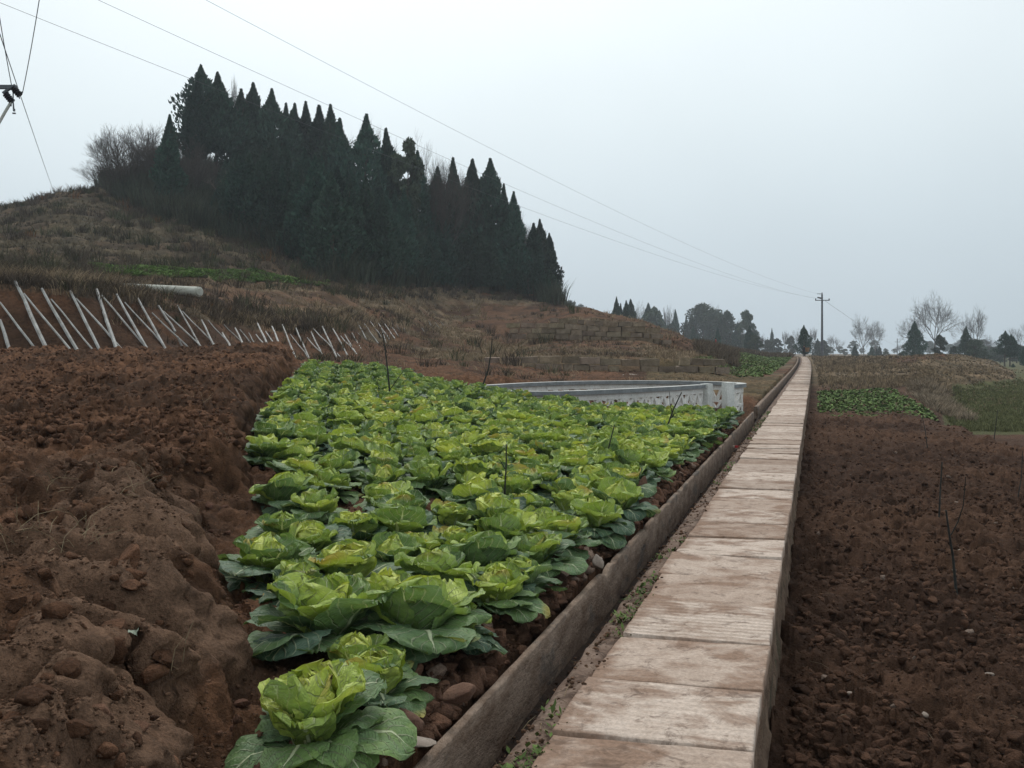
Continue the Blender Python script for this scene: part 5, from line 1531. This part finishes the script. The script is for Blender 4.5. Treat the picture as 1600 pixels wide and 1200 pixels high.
    for u in np.arange(870, 1720, 17):
        Y = rg.uniform(520, 640); n += 1
        v = rg.uniform(528, 545) if u > 1190 else rg.uniform(515, 532)
        if u < 1000: v = rg.uniform(500, 515)
        uu = u + rg.uniform(-5, 5)
        tree('evergreen_tree', BROAD[rg.choice((0, 1, 3))], uu, Y, v, label='pale distant tree, %s from the left in the farthest hazy belt' % ordw(n), group='trees of the farthest belt', wx=1.3, zb=-3.5)
far_trees()

# ------------------------------------------------------------------ grass, scrub, crops
def blades(name, X, Y, hts, wid, cols, mt, nb=9, spread=.35, lean=.5, dz=0, seed=1, zadd=None):
    rg = np.random.default_rng(seed)
    Z = H(X, Y)[0] + dz
    n = len(X) * nb
    x = np.repeat(X, nb); y = np.repeat(Y, nb); z = np.repeat(Z, nb); h = np.repeat(hts, nb) * rg.uniform(.5, 1.15, n)
    c = np.repeat(cols, nb, axis=0) * rg.uniform(.75, 1.25, (n, 1))
    a = rg.uniform(0, 6.28, n); q = rg.random(n) * spread * np.repeat(hts, nb)
    bx = x + np.cos(a) * q * .5; by = y + np.sin(a) * q * .5
    l = lean * h * rg.uniform(.2, 1.2, n)
    w = np.repeat(wid, nb) if hasattr(wid, '__len__') else np.full(n, wid)
    pa = rg.uniform(0, 6.28, n); wx, wy = np.cos(pa) * w, np.sin(pa) * w
    mx_, my = bx + np.cos(a) * l * .35, by + np.sin(a) * l * .35
    tx, ty = bx + np.cos(a) * l, by + np.sin(a) * l
    P = np.stack([np.c_[bx - wx, by - wy, z - .03], np.c_[bx + wx, by + wy, z - .03], np.c_[mx_ + wx * .8, my + wy * .8, z + h * .6], np.c_[mx_ - wx * .8, my - wy * .8, z + h * .6], np.c_[tx, ty, z + h]], 1).reshape(-1, 3)
    k = np.arange(n)[:, None] * 5
    T = np.concatenate([k + np.array([[0, 1, 2]]), k + np.array([[0, 2, 3]]), k + np.array([[3, 2, 4]])])
    me = tri_mesh(name, P, T, mt, np.repeat(c, 5, axis=0))
    return tag(link(name, me), kind='stuff')

def veg():
    rg = np.random.default_rng(5)
    def sample(n, u0, u1, y0, y1):
        Y = np.exp(rg.uniform(math.log(y0), math.log(y1), n)); U = rg.uniform(u0, u1, n); return (U - 800) / F * Y, Y, U
    dry = np.array((.29, .22, .14)); brown = np.array((.17, .125, .082)); dk = np.array((.075, .058, .042)); grn = np.array((.07, .10, .035))
    # hillside grass -------------------------------------------------
    X, Y, U = sample(60000, -160, 1150, 27, 125)
    z, I = H(X, Y); v = HV + (CZ - z) / Y * F
    n1 = fbm(X * .35, Y * .35, 120, 4); n2 = fbm(X * 1.1, Y * 1.1, 133, 3)
    bankv = np.interp(U, [0, 100, 200, 300, 400, 500, 560], [452, 462, 472, 495, 518, 520, 515])
    on_bank = (U < 600) & (v > bankv) & (Y < 60)
    lip = (U < 640) & (v < bankv + 2) & (v > bankv - 30)
    soil = (U > 560) & (U < 1010) & (Y < 44)
    knoll = (U > 760) & (U < 1090) & (Y > 66)
    redf = (U > 250) & (U < 560) & (v > 452) & (v < 482) & (Y > 38)
    prob = .25 + .9 * sst(n1 * .6 + n2 * .4, .38, .58)
    prob = np.where(soil, .03, prob); prob = np.where(on_bank, .10, prob); prob = np.where(lip, 1.0, prob); prob = np.where(knoll, prob * .12, prob); prob = np.where(redf, prob * .25, prob)
    prob = np.where((Y > 45.5) & (Y < 49) & (U > 760), .9, prob); prob = np.where((Y >= 49) & (Y < 60) & (U > 600), prob * .45, prob)
    prob = np.where((Y < 46) & (U > 1000), .6, prob)
    prob = np.where((U > 750) & (U < 1130) & (Y > 41.5) & (Y < 45.2), .10, prob)
    prob = np.where((U > 790) & (U < 1035) & (Y > 58) & (Y < 62.3), .10, prob)
    prob = np.where((U > 180) & (U < 330) & (Y > 30.5) & (Y < 39), .15, prob)
    ok = (rg.random(len(X)) < prob) & (I['t'] < -1.4) & (forest_mask(U, v, Y) < .5) & (I['td'] > 1.25) & (I['blend'] > .6)
    X, Y, U, n1, n2, lip, v = X[ok], Y[ok], U[ok], n1[ok], n2[ok], lip[ok], v[ok]
    h = (.10 + .24 * rg.random(len(X)) ** 1.6) * np.where(lip, 1.5, 1.0) * (.5 + .8 * n2)
    h = np.where((Y < 46) & (U > 1000), h * .5, h)
    k = sst(n1, .35, .65)[:, None]
    c = dk * (1 - k) + (brown * .6 + dry * .4) * k
    c = c * (.7 + .7 * sst(n2, .3, .7)[:, None])
    yl = rg.random(len(X)) < .12; c[yl] = dry * 1.05
    path_u = (U > 690) & (U < 800) & (v > 470)
    c[path_u] = dry * .85
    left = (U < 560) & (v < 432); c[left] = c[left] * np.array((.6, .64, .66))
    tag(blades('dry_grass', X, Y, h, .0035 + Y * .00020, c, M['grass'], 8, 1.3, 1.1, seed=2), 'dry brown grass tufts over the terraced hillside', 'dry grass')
    # scrub ------------------------------------------------------------
    X, Y, U = sample(6000, -160, 900, 27, 112)
    z, I = H(X, Y); v = HV + (CZ - z) / Y * F
    n1 = fbm(X * .3, Y * .3, 140, 3)
    bankv = np.interp(U, [0, 100, 200, 300, 400, 500, 560], [452, 462, 472, 495, 518, 520, 515])
    e = np.interp(U, FE[:, 0], FE[:, 1])
    lip = (U < 600) & (v < bankv) & (v > bankv - 34) & (Y < 45)
    prob = np.where(v < 425, .8 * sst(n1, .47, .6), .05) + lip * .3 + ((v < e + 26) & (v > e - 40) & (U > 170)) * .8
    prob = np.where((U > 560) & (v > 470), .03, prob)
    prob = np.where((U > 185) & (U < 330) & (v < 470) & (v > 425), .02, prob)
    ok = (rg.random(len(X)) < prob) & (I['t'] < -3) & (I['blend'] > .6) & (Y > 27)
    X, Y, U = X[ok], Y[ok], U[ok]
    c = np.where(rg.random((len(X), 1)) < .35, np.array([(.06, .062, .034)]), np.array([(.085, .066, .05)])) * rg.uniform(.6, 1.4, (len(X), 1))
    c[rg.random(len(X)) < .02] = (.15, .075, .035)
    tag(blades('scrub', X, Y, np.where(Y < 40, .45, .8) * rg.uniform(.4, 1.1, len(X)), .004 + Y * .00022, c, M['twig'], 30, 1.3, .75, seed=3), 'leafless brown scrub on the bank and at the foot of the wood', 'scrub')
    # undergrowth inside the wood -------------------------------------
    X, Y, U = sample(5200, 160, 880, 60, 125)
    z, I = H(X, Y); v = HV + (CZ - z) / Y * F
    ok = (forest_mask(U, v, Y) > .5)
    X, Y = X[ok], Y[ok]
    c = np.array([(.030, .040, .028)]) * rg.uniform(.6, 1.8, (len(X), 1)) + rg.random((len(X), 1)) * np.array([(.02, .008, .004)])
    tag(blades('undergrowth', X, Y, rg.uniform(1.0, 2.6, len(X)), .03, c, M['twig'], 26, .9, .55, seed=4), 'dark tangled undergrowth among the cypress trunks', 'undergrowth')
    X, Y, U = sample(9000, 1090, 1258, 60, 185)
    z, I = H(X, Y); ok = (I['t'] < -1.6) & ((Y > 122) | (U < 1150)); X, Y = X[ok], Y[ok]
    tag(blades('dry_grass', X, Y, rg.uniform(.2, .7, len(X)), .004 + Y * .0002, (dk * 1.3)[None] * rg.uniform(.7, 1.6, (len(X), 1)), M['grass'], 8, 1.2, .8, seed=8), 'dark dry growth on the rise left of the far path', 'dry grass')
    # right side grass -------------------------------------------------
    Yc = rg.uniform(35, 48, 900); Uc = 1425 + (48 - Yc) * 3.5 + rg.uniform(-16, 60, 900) * (.4 + rg.random(900) * .6); Xc = (Uc - 800) / F * Yc
    tag(blades('brush_pile', Xc, Yc, rg.uniform(.10, .34, 900), .011, np.array([(.24, .19, .135)]) * rg.uniform(.35, 1.5, (900, 1)), M['twig'], 16, 1.4, 1.0, seed=18), 'heap of dry brushwood and stalks at the end of the green rows', 'brushwood')
    X, Y, U = sample(30000, 1262, 1720, 40, 150)
    z, I = H(X, Y); n1 = fbm(X * .3, Y * .3, 150, 3)
    ok = (I['t'] > .8) & ((Y > 47.5) | (U > 1455)) & ~((z < -.9) & (rg.random(len(X)) < .9)) & (rg.random(len(X)) < .25 + .9 * sst(n1, .35, .6))
    X, Y, U, n1, z = X[ok], Y[ok], U[ok], n1[ok], z[ok]
    c = (brown * .3 + dry * .8)[None] * rg.uniform(.5, 1.3, (len(X), 1)); dd = rg.random(len(X)) < .3; c[dd] = dk * 1.3
    h = rg.uniform(.08, .30, len(X)) * np.where(U < 1400, 1.0, .6) * (.4 + n1)
    tag(blades('dry_grass', X, Y, h, .004 + Y * .00020, c, M['grass'], 8, .9, .5, seed=5), 'straw-coloured dry grass on the terraces right of the path', 'dry grass')
    X, Y, U = sample(9000, 1450, 1720, 31, 75)
    z, I = H(X, Y); ok = (z < -.95)
    X, Y = X[ok], Y[ok]
    c = np.array([(.125, .13, .06)]) * rg.uniform(.6, 1.4, (len(X), 1))
    tag(blades('green_field', X, Y, rg.uniform(.06, .16, len(X)), .005 + Y * .0002, c, M['grass'], 8, 2.5, .8, seed=6), 'low green growth on the sunken field at right', 'green field')
    # leafy crops --------------------------------------------------------
    def crop(name, X, Y, size, label, seed):
        rg2 = np.random.default_rng(seed); nb = 9
        Z = H(X, Y)[0]; n = len(X) * nb
        x = np.repeat(X, nb); y = np.repeat(Y, nb); z = np.repeat(Z, nb); a = rg2.uniform(0, 6.28, n); L = size * rg2.uniform(.6, 1.2, n); W = L * .33
        el = rg2.uniform(.1, 1.2, n)
        d = np.c_[np.cos(a) * np.cos(el), np.sin(a) * np.cos(el), np.sin(el)]; w = np.c_[-np.sin(a), np.cos(a), np.zeros(n)]
        P0 = np.c_[x, y, z]; M1 = P0 + d * (L * .6)[:, None]; tip = P0 + d * L[:, None] * np.array((1.05, 1.05, .8))
        V = np.stack([P0, M1 + w * W[:, None], tip, M1 - w * W[:, None]], 1).reshape(-1, 3)
        c = np.repeat(rg2.uniform(.6, 1.4, (n, 1)), 4, axis=0) * np.ones((1, 3))
        me = tri_mesh(name, V, np.arange(4 * n).reshape(n, 4), M['crop'], c)
        tag(link(name, me), label, 'crop', kind='stuff')
    # right strip in rows across
    pts = []
    for Yr in np.arange(29.8, 47.5, .62):
        u1 = np.interp(Yr, [29, 33, 40, 47.5], [1470, 1452, 1425, 1395])
        for xx in np.arange((1268 - 800) / F * Yr, (u1 - 800) / F * Yr, .10): pts.append((xx + rg.normal(0, .05), Yr + rg.normal(0, .07)))
    P = np.array(pts); s_, t_ = xy2st(P[:, 0], P[:, 1]); P = P[t_ > .75]; P = P[rg.random(len(P)) < .9]
    crop('crop_rows', P[:, 0], P[:, 1], .15, 'rows of low green vegetables across the field right of the path', 11)
    # patch left of the path
    pts = []
    for Yr in np.exp(np.arange(math.log(46), math.log(125), .011)):
        u0 = np.interp(Yr, [46, 52, 60, 75, 100, 125], [1085, 1090, 1120, 1140, 1155, 1170])
        for xx in np.arange((u0 - 800) / F * Yr, (1250 - 800) / F * Yr, .22): pts.append((xx + rg.normal(0, .1), Yr + rg.normal(0, .2)))
    P = np.array(pts); s_, t_ = xy2st(P[:, 0], P[:, 1]); P = P[(t_ < -1.6)]; P = P[rg.random(len(P)) < .8]
    crop('crop_patch', P[:, 0], P[:, 1], .19, 'green vegetable patch left of the far end of the path', 12)
    # strip on the hillside terrace
    pts = []
    for u in np.arange(140, 515, .9):
        vv = np.interp(u, [140, 200, 300, 400, 515], [427, 430, 433, 437, 445])
        for dv in (-2.2, -.6, 1.2, 2.8):
            if rg.random() < np.interp(u, [140, 200, 400, 515], [.25, .9, .9, .35]):
                pts.append((u, vv + dv))
    PP = []
    for u in range(140, 520, 12):
        vv = np.interp(u, [140, 200, 300, 400, 515], [427, 430, 433, 437, 445])
        PP.append((u, hit(u, vv + 3, 32, 110, 700)[1], hit(u, vv - 3, 32, 110, 700)[1]))
    PP = np.array(PP); PP[:, 1] = np.convolve(np.pad(PP[:, 1], 2, 'edge'), np.ones(5) / 5, 'valid'); PP[:, 2] = PP[:, 1] + 6
    us = rg.uniform(140, 515, 7000); us = us[rg.random(len(us)) < np.interp(us, [140, 210, 400, 515], [.25, .9, .9, .35])]
    ya = np.interp(us, PP[:, 0], PP[:, 1]); yb_ = np.interp(us, PP[:, 0], PP[:, 2]); Yq = ya + (yb_ - ya) * rg.random(len(us))
    crop('crop_strip', (us - 800) / F * Yq, Yq, .23, 'thin green crop strip on the terrace below the wooded hill', 13)
    # weeds along the curb and scattered
    n = 400
    S = 2.8 + 26 * rg.random(n) ** 1.3; Tt = -.43 + rg.normal(0, .035, n); X, Y = st2xy(S, Tt)
    cl = fbm(S * 1.2, S * 0, 160, 2); ok = cl > .48; X, Y = X[ok], Y[ok]
    P = []; Q = []; CC = []; k = 0
    for x, y in zip(X, Y):
        for b in range(9):
            a = rg.uniform(0, 6.28); L = rg.uniform(.015, .05); w = L * rg.uniform(.12, .3); e = rg.uniform(.1, 1.0)
            o = np.array((x + rg.normal(0, .022), y + rg.normal(0, .03), -.028)); d = np.array((math.cos(a) * math.cos(e), math.sin(a) * math.cos(e), math.sin(e))); ww = np.array((-math.sin(a), math.cos(a), 0))
            P += [o, o + d * L * .55 + ww * w, o + d * L, o + d * L * .55 - ww * w]; Q.append((k, k + 1, k + 2, k + 3)); k += 4; CC += [np.ones(3) * rg.uniform(.6, 1.4)] * 4
    tag(link('weeds', tri_mesh('weeds', np.array(P), np.array(Q), M['weed'], np.array(CC))), 'small weeds in the crack between slabs and curb', 'weeds', kind='stuff')
    # dry straws on the near left bank and curb
    P = []; Q = []; CC = []; k = 0
    def straw(x, y, z, L, a, e, w, c):
        nonlocal k
        o = np.array((x, y, z)); d = np.array((math.cos(a) * math.cos(e), math.sin(a) * math.cos(e), math.sin(e))); ww = np.cross(d, (.3, 1, .2)); ww = ww / np.linalg.norm(ww) * w
        bend = np.array((math.cos(a), math.sin(a), -.8)) * L * rg.uniform(.05, .35)
        ps = [o, o + d * L * .5, o + d * L + bend]
        P.extend([ps[0] - ww, ps[0] + ww, ps[1] - ww, ps[1] + ww, ps[2] - ww * .5, ps[2] + ww * .5]); Q.extend([(k, k + 1, k + 3, k + 2), (k + 2, k + 3, k + 5, k + 4)]); k += 6; CC.extend([c] * 6)
    for (u, v) in [(20, 850), (40, 830), (10, 870), (75, 780), (90, 870), (130, 830), (125, 850), (165, 750), (130, 870), (205, 780), (230, 760), (60, 840), (300, 830), (85, 760), (340, 700), (330, 680), (350, 690), (300, 640), (315, 650), (255, 1050)]:
        x, y, z = hit(u, v, 2, 30); z = float(surf(x, y)[0])
        for j in range(5): straw(x + rg.normal(0, .04), y + rg.normal(0, .04), z, rg.uniform(.06, .24), rg.uniform(0, 6.28), rg.uniform(.1, 1.3), .0016, np.array((.34, .27, .17)) * rg.uniform(.5, 1.1))
    for i in range(70):
        s = 3 + 8 * rg.random(); x, y = st2xy(s, -.45 + rg.normal(0, .06)); straw(float(x), float(y), -.02, rg.uniform(.02, .09), rg.uniform(0, 6.28), rg.uniform(0, .7), .001, np.array((.26, .2, .12)))
    for i in range(90):
        Yq = math.exp(rg.uniform(math.log(4), math.log(16))); uq = rg.uniform(1240, 1600); xq = (uq - 800) / F * Yq
        straw(xq, Yq, float(surf(xq, Yq)[0]) + .012, rg.uniform(.03, .12), rg.uniform(0, 6.28), rg.uniform(0, .5), .0013, np.array((.30, .24, .17)) * rg.uniform(.5, 1.2))
    tag(link('straw', tri_mesh('straw', np.array(P), np.array(Q), M['grass'], np.array(CC))), 'dry straws and stems lying on the soil', 'straw', kind='stuff')
veg()

# ------------------------------------------------------------------ saplings and sticks
def stick(pts, r, label, branches=()):
    A = np.array(pts[0]); mb = MB()
    n = len(pts); r *= 1.12; mb.tube([np.array(p) - A for p in pts], [r * (1 - .45 * i / (n - 1)) for i in range(n)], 7)
    for b in branches: mb.tube([np.array(p) - A for p in b], [r * .5 * (1 - .5 * i / (len(b) - 1)) for i in range(len(b))], 5)
    o = mb.build('sapling', M['stick'], loc=tuple(A))
    return tag(o, label, 'sapling', 'bare saplings')
stick([px(609, 612, 16.5), px(606, 580, 16.5), px(603, 555, 16.5), px(598, 520, 16.5)], .014, 'dark bare stick at the back left of the cabbage bed', [[px(610, 608, 16.5), px(620, 594, 16.5), px(630, 580, 16.4)]])
stick([px(754, 603, 20.5), px(763, 578, 20.5), px(768, 545, 20.5), px(769, 530, 20.5)], .016, 'bare stick at the back of the bed left of the tank')
stick([px(788, 800, 8.2), px(789, 760, 8.2), px(791, 725, 8.2), px(791, 694, 8.2)], .008, 'upright dark stick in the middle of the cabbage bed', [[px(789, 733, 8.2), px(783, 722, 8.2), px(779, 716, 8.2)]])
stick([px(944, 726, 11.5), px(951, 700, 11.5), px(960, 664, 11.5)], .009, 'short leaning stick among the cabbages right of centre')
stick([px(1042, 668, 15.3), px(1052, 640, 15.3), px(1065, 613, 15.3)], .013, 'leaning dark stick in front of the tank lattice', [[px(1050, 645, 15.3), px(1047, 630, 15.3), px(1046, 612, 15.3)]])
stick([px(1495, 935, 8.3), px(1489, 870, 8.3), px(1484, 840, 8.25), px(1478, 797, 8.2)], .011, 'forked bare sapling on the dark field at right', [[px(1486, 836, 8.25), px(1497, 815, 8.2), px(1505, 790, 8.1), px(1509, 745, 8.0)]])
stick([px(1467, 815, 11.9), px(1469, 770, 11.9), px(1472, 722, 11.9)], .011, 'straight bare sapling behind the forked one on the dark field')
stick([px(1449, 700, 20), px(1446, 675, 20), px(1441, 650, 20)], .009, 'thin faint sapling near the far edge of the dark field')
stick([px(1590, 780, 13.5), px(1596, 745, 13.5), px(1598, 705, 13.5)], .007, 'thin sapling at the right edge of the dark field')
stick([px(1552, 695, 26), px(1556, 665, 26), px(1559, 640, 26)], .012, 'thin sapling at the edge of the sunken green field')
stick([px(1118, 572, 56), px(1117, 562, 56)], .05, 'short dark post on the slope left of the green patch')

# pale leaves lying about
def flat_leaf(u, v, size, label, c, up=.05, mt=None, seed=0, Y=None):
    x, y, z = hit(u, v, 2, 30); z = float(surf(x, y)[0])
    rg = np.random.default_rng(seed)
    P, Q, uv = leaf_geo(rg, size, size * .4, .4, -.3, 1, 0, 0, 0, .6, .006, .01, 9, 11)
    col = np.tile(np.array(c, float), (len(P), 1))
    me = tri_mesh('fallen_leaf', P, Q, mt or M['leaf'], col, uv, smooth=True)
    o = link('fallen_leaf', me); o.location = (x, y, z + up); o.rotation_euler = (-.5, .1, 1.8)
    return tag(o, label, 'leaf')
M['paleleaf'] = m_simple('faded_leaf', (.30, .35, .28), (.22, .27, .20), 20, .7, .3, .004)
M['yellowleaf'] = m_simple('yellow_leaf', (.50, .34, .08), (.34, .24, .08), 20, .7, .3, .004)
M['brownleaf'] = m_simple('brown_leaf', (.14, .09, .05), (.09, .06, .04), 20, .8, .3, .004)
flat_leaf(212, 1012, .075, 'pale grey-green leaf stuck on the bank at lower left', (1, 0, 0), .03, M['paleleaf'], 1)
flat_leaf(408, 965, .07, 'yellowed leaf at the left foot of the big open cabbage', (1, 0, 0), .03, M['yellowleaf'], 2)
flat_leaf(400, 948, .07, 'withered brown leaf above the yellowed one by the bank', (1, 0, 0), .03, M['brownleaf'], 3)

# small litter
mb = MB(); x, y = st2xy(16.7, -.58); mb.box((0, 0, 0), (.07, .05, .03), None, 0, .01)
o = mb.build('litter', M['redcloth'], loc=(float(x), float(y), -.06)); tag(o, 'small red scrap beside the pale block in the drain', 'litter')
x, y, z = hit(1528, 972); mb = MB(); mb.box((0, 0, 0), (.006, .05, .012), [[1, .2, 0], [-.2, 1, 0], [0, 0, 1]], 0, .002)
o = mb.build('litter', M['plastic'], loc=(x, y, z + .03)); tag(o, 'white splinter on the dark field right of the forked sapling', 'litter')
x, y, z = hit(1341, 760); mb = MB(); mb.box((0, 0, 0), (.05, .02, .012), None, 0, .004)
o = mb.build('litter', M['plastic'], loc=(x, y, z + .04)); tag(o, 'tiny white scrap on the upper part of the dark field', 'litter')

# ------------------------------------------------------------------ people
def person(u, Y, vfeet, h, top, legs, label, rz=0, stride=.12, parts=()):
    x = (u - 800) / F * Y; z = CZ + (HV - vfeet) / F * Y
    k = h / 1.7
    J = [((0, 0, .95), .15, 'p'), ((0, 0, 1.15), .14, 0), ((0, 0, 1.38), .17, 1), ((0, .01, 1.50), .06, 2), ((0, .02, 1.60), .095, 3), ((0, .02, 1.68), .06, 4),
         ((-.10, 0, .88), .10, 0), ((-.11, stride, .50), .07, 6), ((-.11, stride * .6, .08), .045, 7), ((-.11, stride * .6 + .14, .03), .035, 8),
         ((.10, 0, .88), .10, 0), ((.11, -stride * .3, .50), .07, 10), ((.11, -stride * 1.8, .10), .045, 11), ((.11, -stride * 1.8 + .14, .03), .035, 12),
         ((-.20, 0, 1.40), .065, 2), ((-.25, -.03, 1.13), .05, 14), ((-.24, .10, .92), .038, 15), ((-.24, .15, .84), .032, 16),
         ((.20, 0, 1.40), .065, 2), ((.25, -.03, 1.13), .05, 18), ((.24, .10, .92), .038, 19), ((.24, .15, .84), .032, 20)]
    me = bpy.data.meshes.new('body')
    me.from_pydata([tuple(c * k for c in j[0]) for j in J], [(i, j[2]) for i, j in enumerate(J) if i], [])
    o = bpy.data.objects.new('body', me); COL.objects.link(o)
    m = o.modifiers.new('skin', 'SKIN'); o.modifiers.new('sub', 'SUBSURF').levels = 2
    for i, j in enumerate(J): me.skin_vertices[0].data[i].radius = (j[1] * k, j[1] * k)
    me.skin_vertices[0].data[0].use_root = True
    dg = bpy.context.evaluated_depsgraph_get()
    nm = bpy.data.meshes.new_from_object(o.evaluated_get(dg)); nm.name = 'body'
    bpy.data.objects.remove(o)
    nm.materials.clear()
    for mm in (M['skin'], top, legs): nm.materials.append(mm)
    for p in nm.polygons:
        c = p.center / k
        p.material_index = 0 if c.z > 1.49 or (abs(c.x) > .2 and c.z < .93) else (1 if c.z > .92 else 2)
        p.use_smooth = True
    root = empty('person', (x, Y, z), rz); tag(root, label, 'person')
    link('body', nm, root)
    V, T = ICO[2]; V = V * np.array((.105, .115, .10)) * k; V = V[:]; V = V + np.array((0, -.0, 1.66)) * k
    link('hair', tri_mesh('hair', V, T, M['darkcloth'], smooth=True), root)
    return root, x, z
r_, x_, z_ = person(1256.5, 141, 557.6, 1.62, M['darkcloth'], M['darkcloth'], 'person in dark clothes walking on the far path', rz=0)
mb = MB(); mb.tube([(0, 0, 0), (0, 0, .25), (0, 0, .6)], [.2, .3, .36], 14)
o = mb.build('basket', M['basket'], loc=(x_ + .42, 141.0, z_ + .72)); tag(o, 'brown wicker basket carried by the person on the path', 'basket')
person(1118.5, 146, 545.5, 1.6, M['redcloth'], M['bluecloth'], 'person in a red top standing on the far terrace', rz=1.2)
person(1132, 150, 547.5, .95, M['darkcloth'], M['darkcloth'], 'smaller dark figure right of the person in red', rz=-.6, stride=.05)

# ------------------------------------------------------------------ haze
def haze():
    mb = MB()
    x0, x1, y0, y1, z0, z1 = -760, 760, -60, 720, -6.5, 62
    mb.box(((x0 + x1) / 2, (y0 + y1) / 2, (z0 + z1) / 2), (x1 - x0, y1 - y0, z1 - z0))
    m = bpy.data.materials.new('haze'); m.use_nodes = True; nt = m.node_tree; nt.nodes.clear()
    out = nt.nodes.new('ShaderNodeOutputMaterial'); v = nt.nodes.new('ShaderNodeVolumePrincipled')
    v.inputs['Color'].default_value = (.84, .92, 1.0, 1); v.inputs['Density'].default_value = .00045; v.inputs['Anisotropy'].default_value = .2
    nt.links.new(v.outputs[0], out.inputs['Volume'])
    o = mb.build('haze', m); tag(o, kind='stuff')
haze()
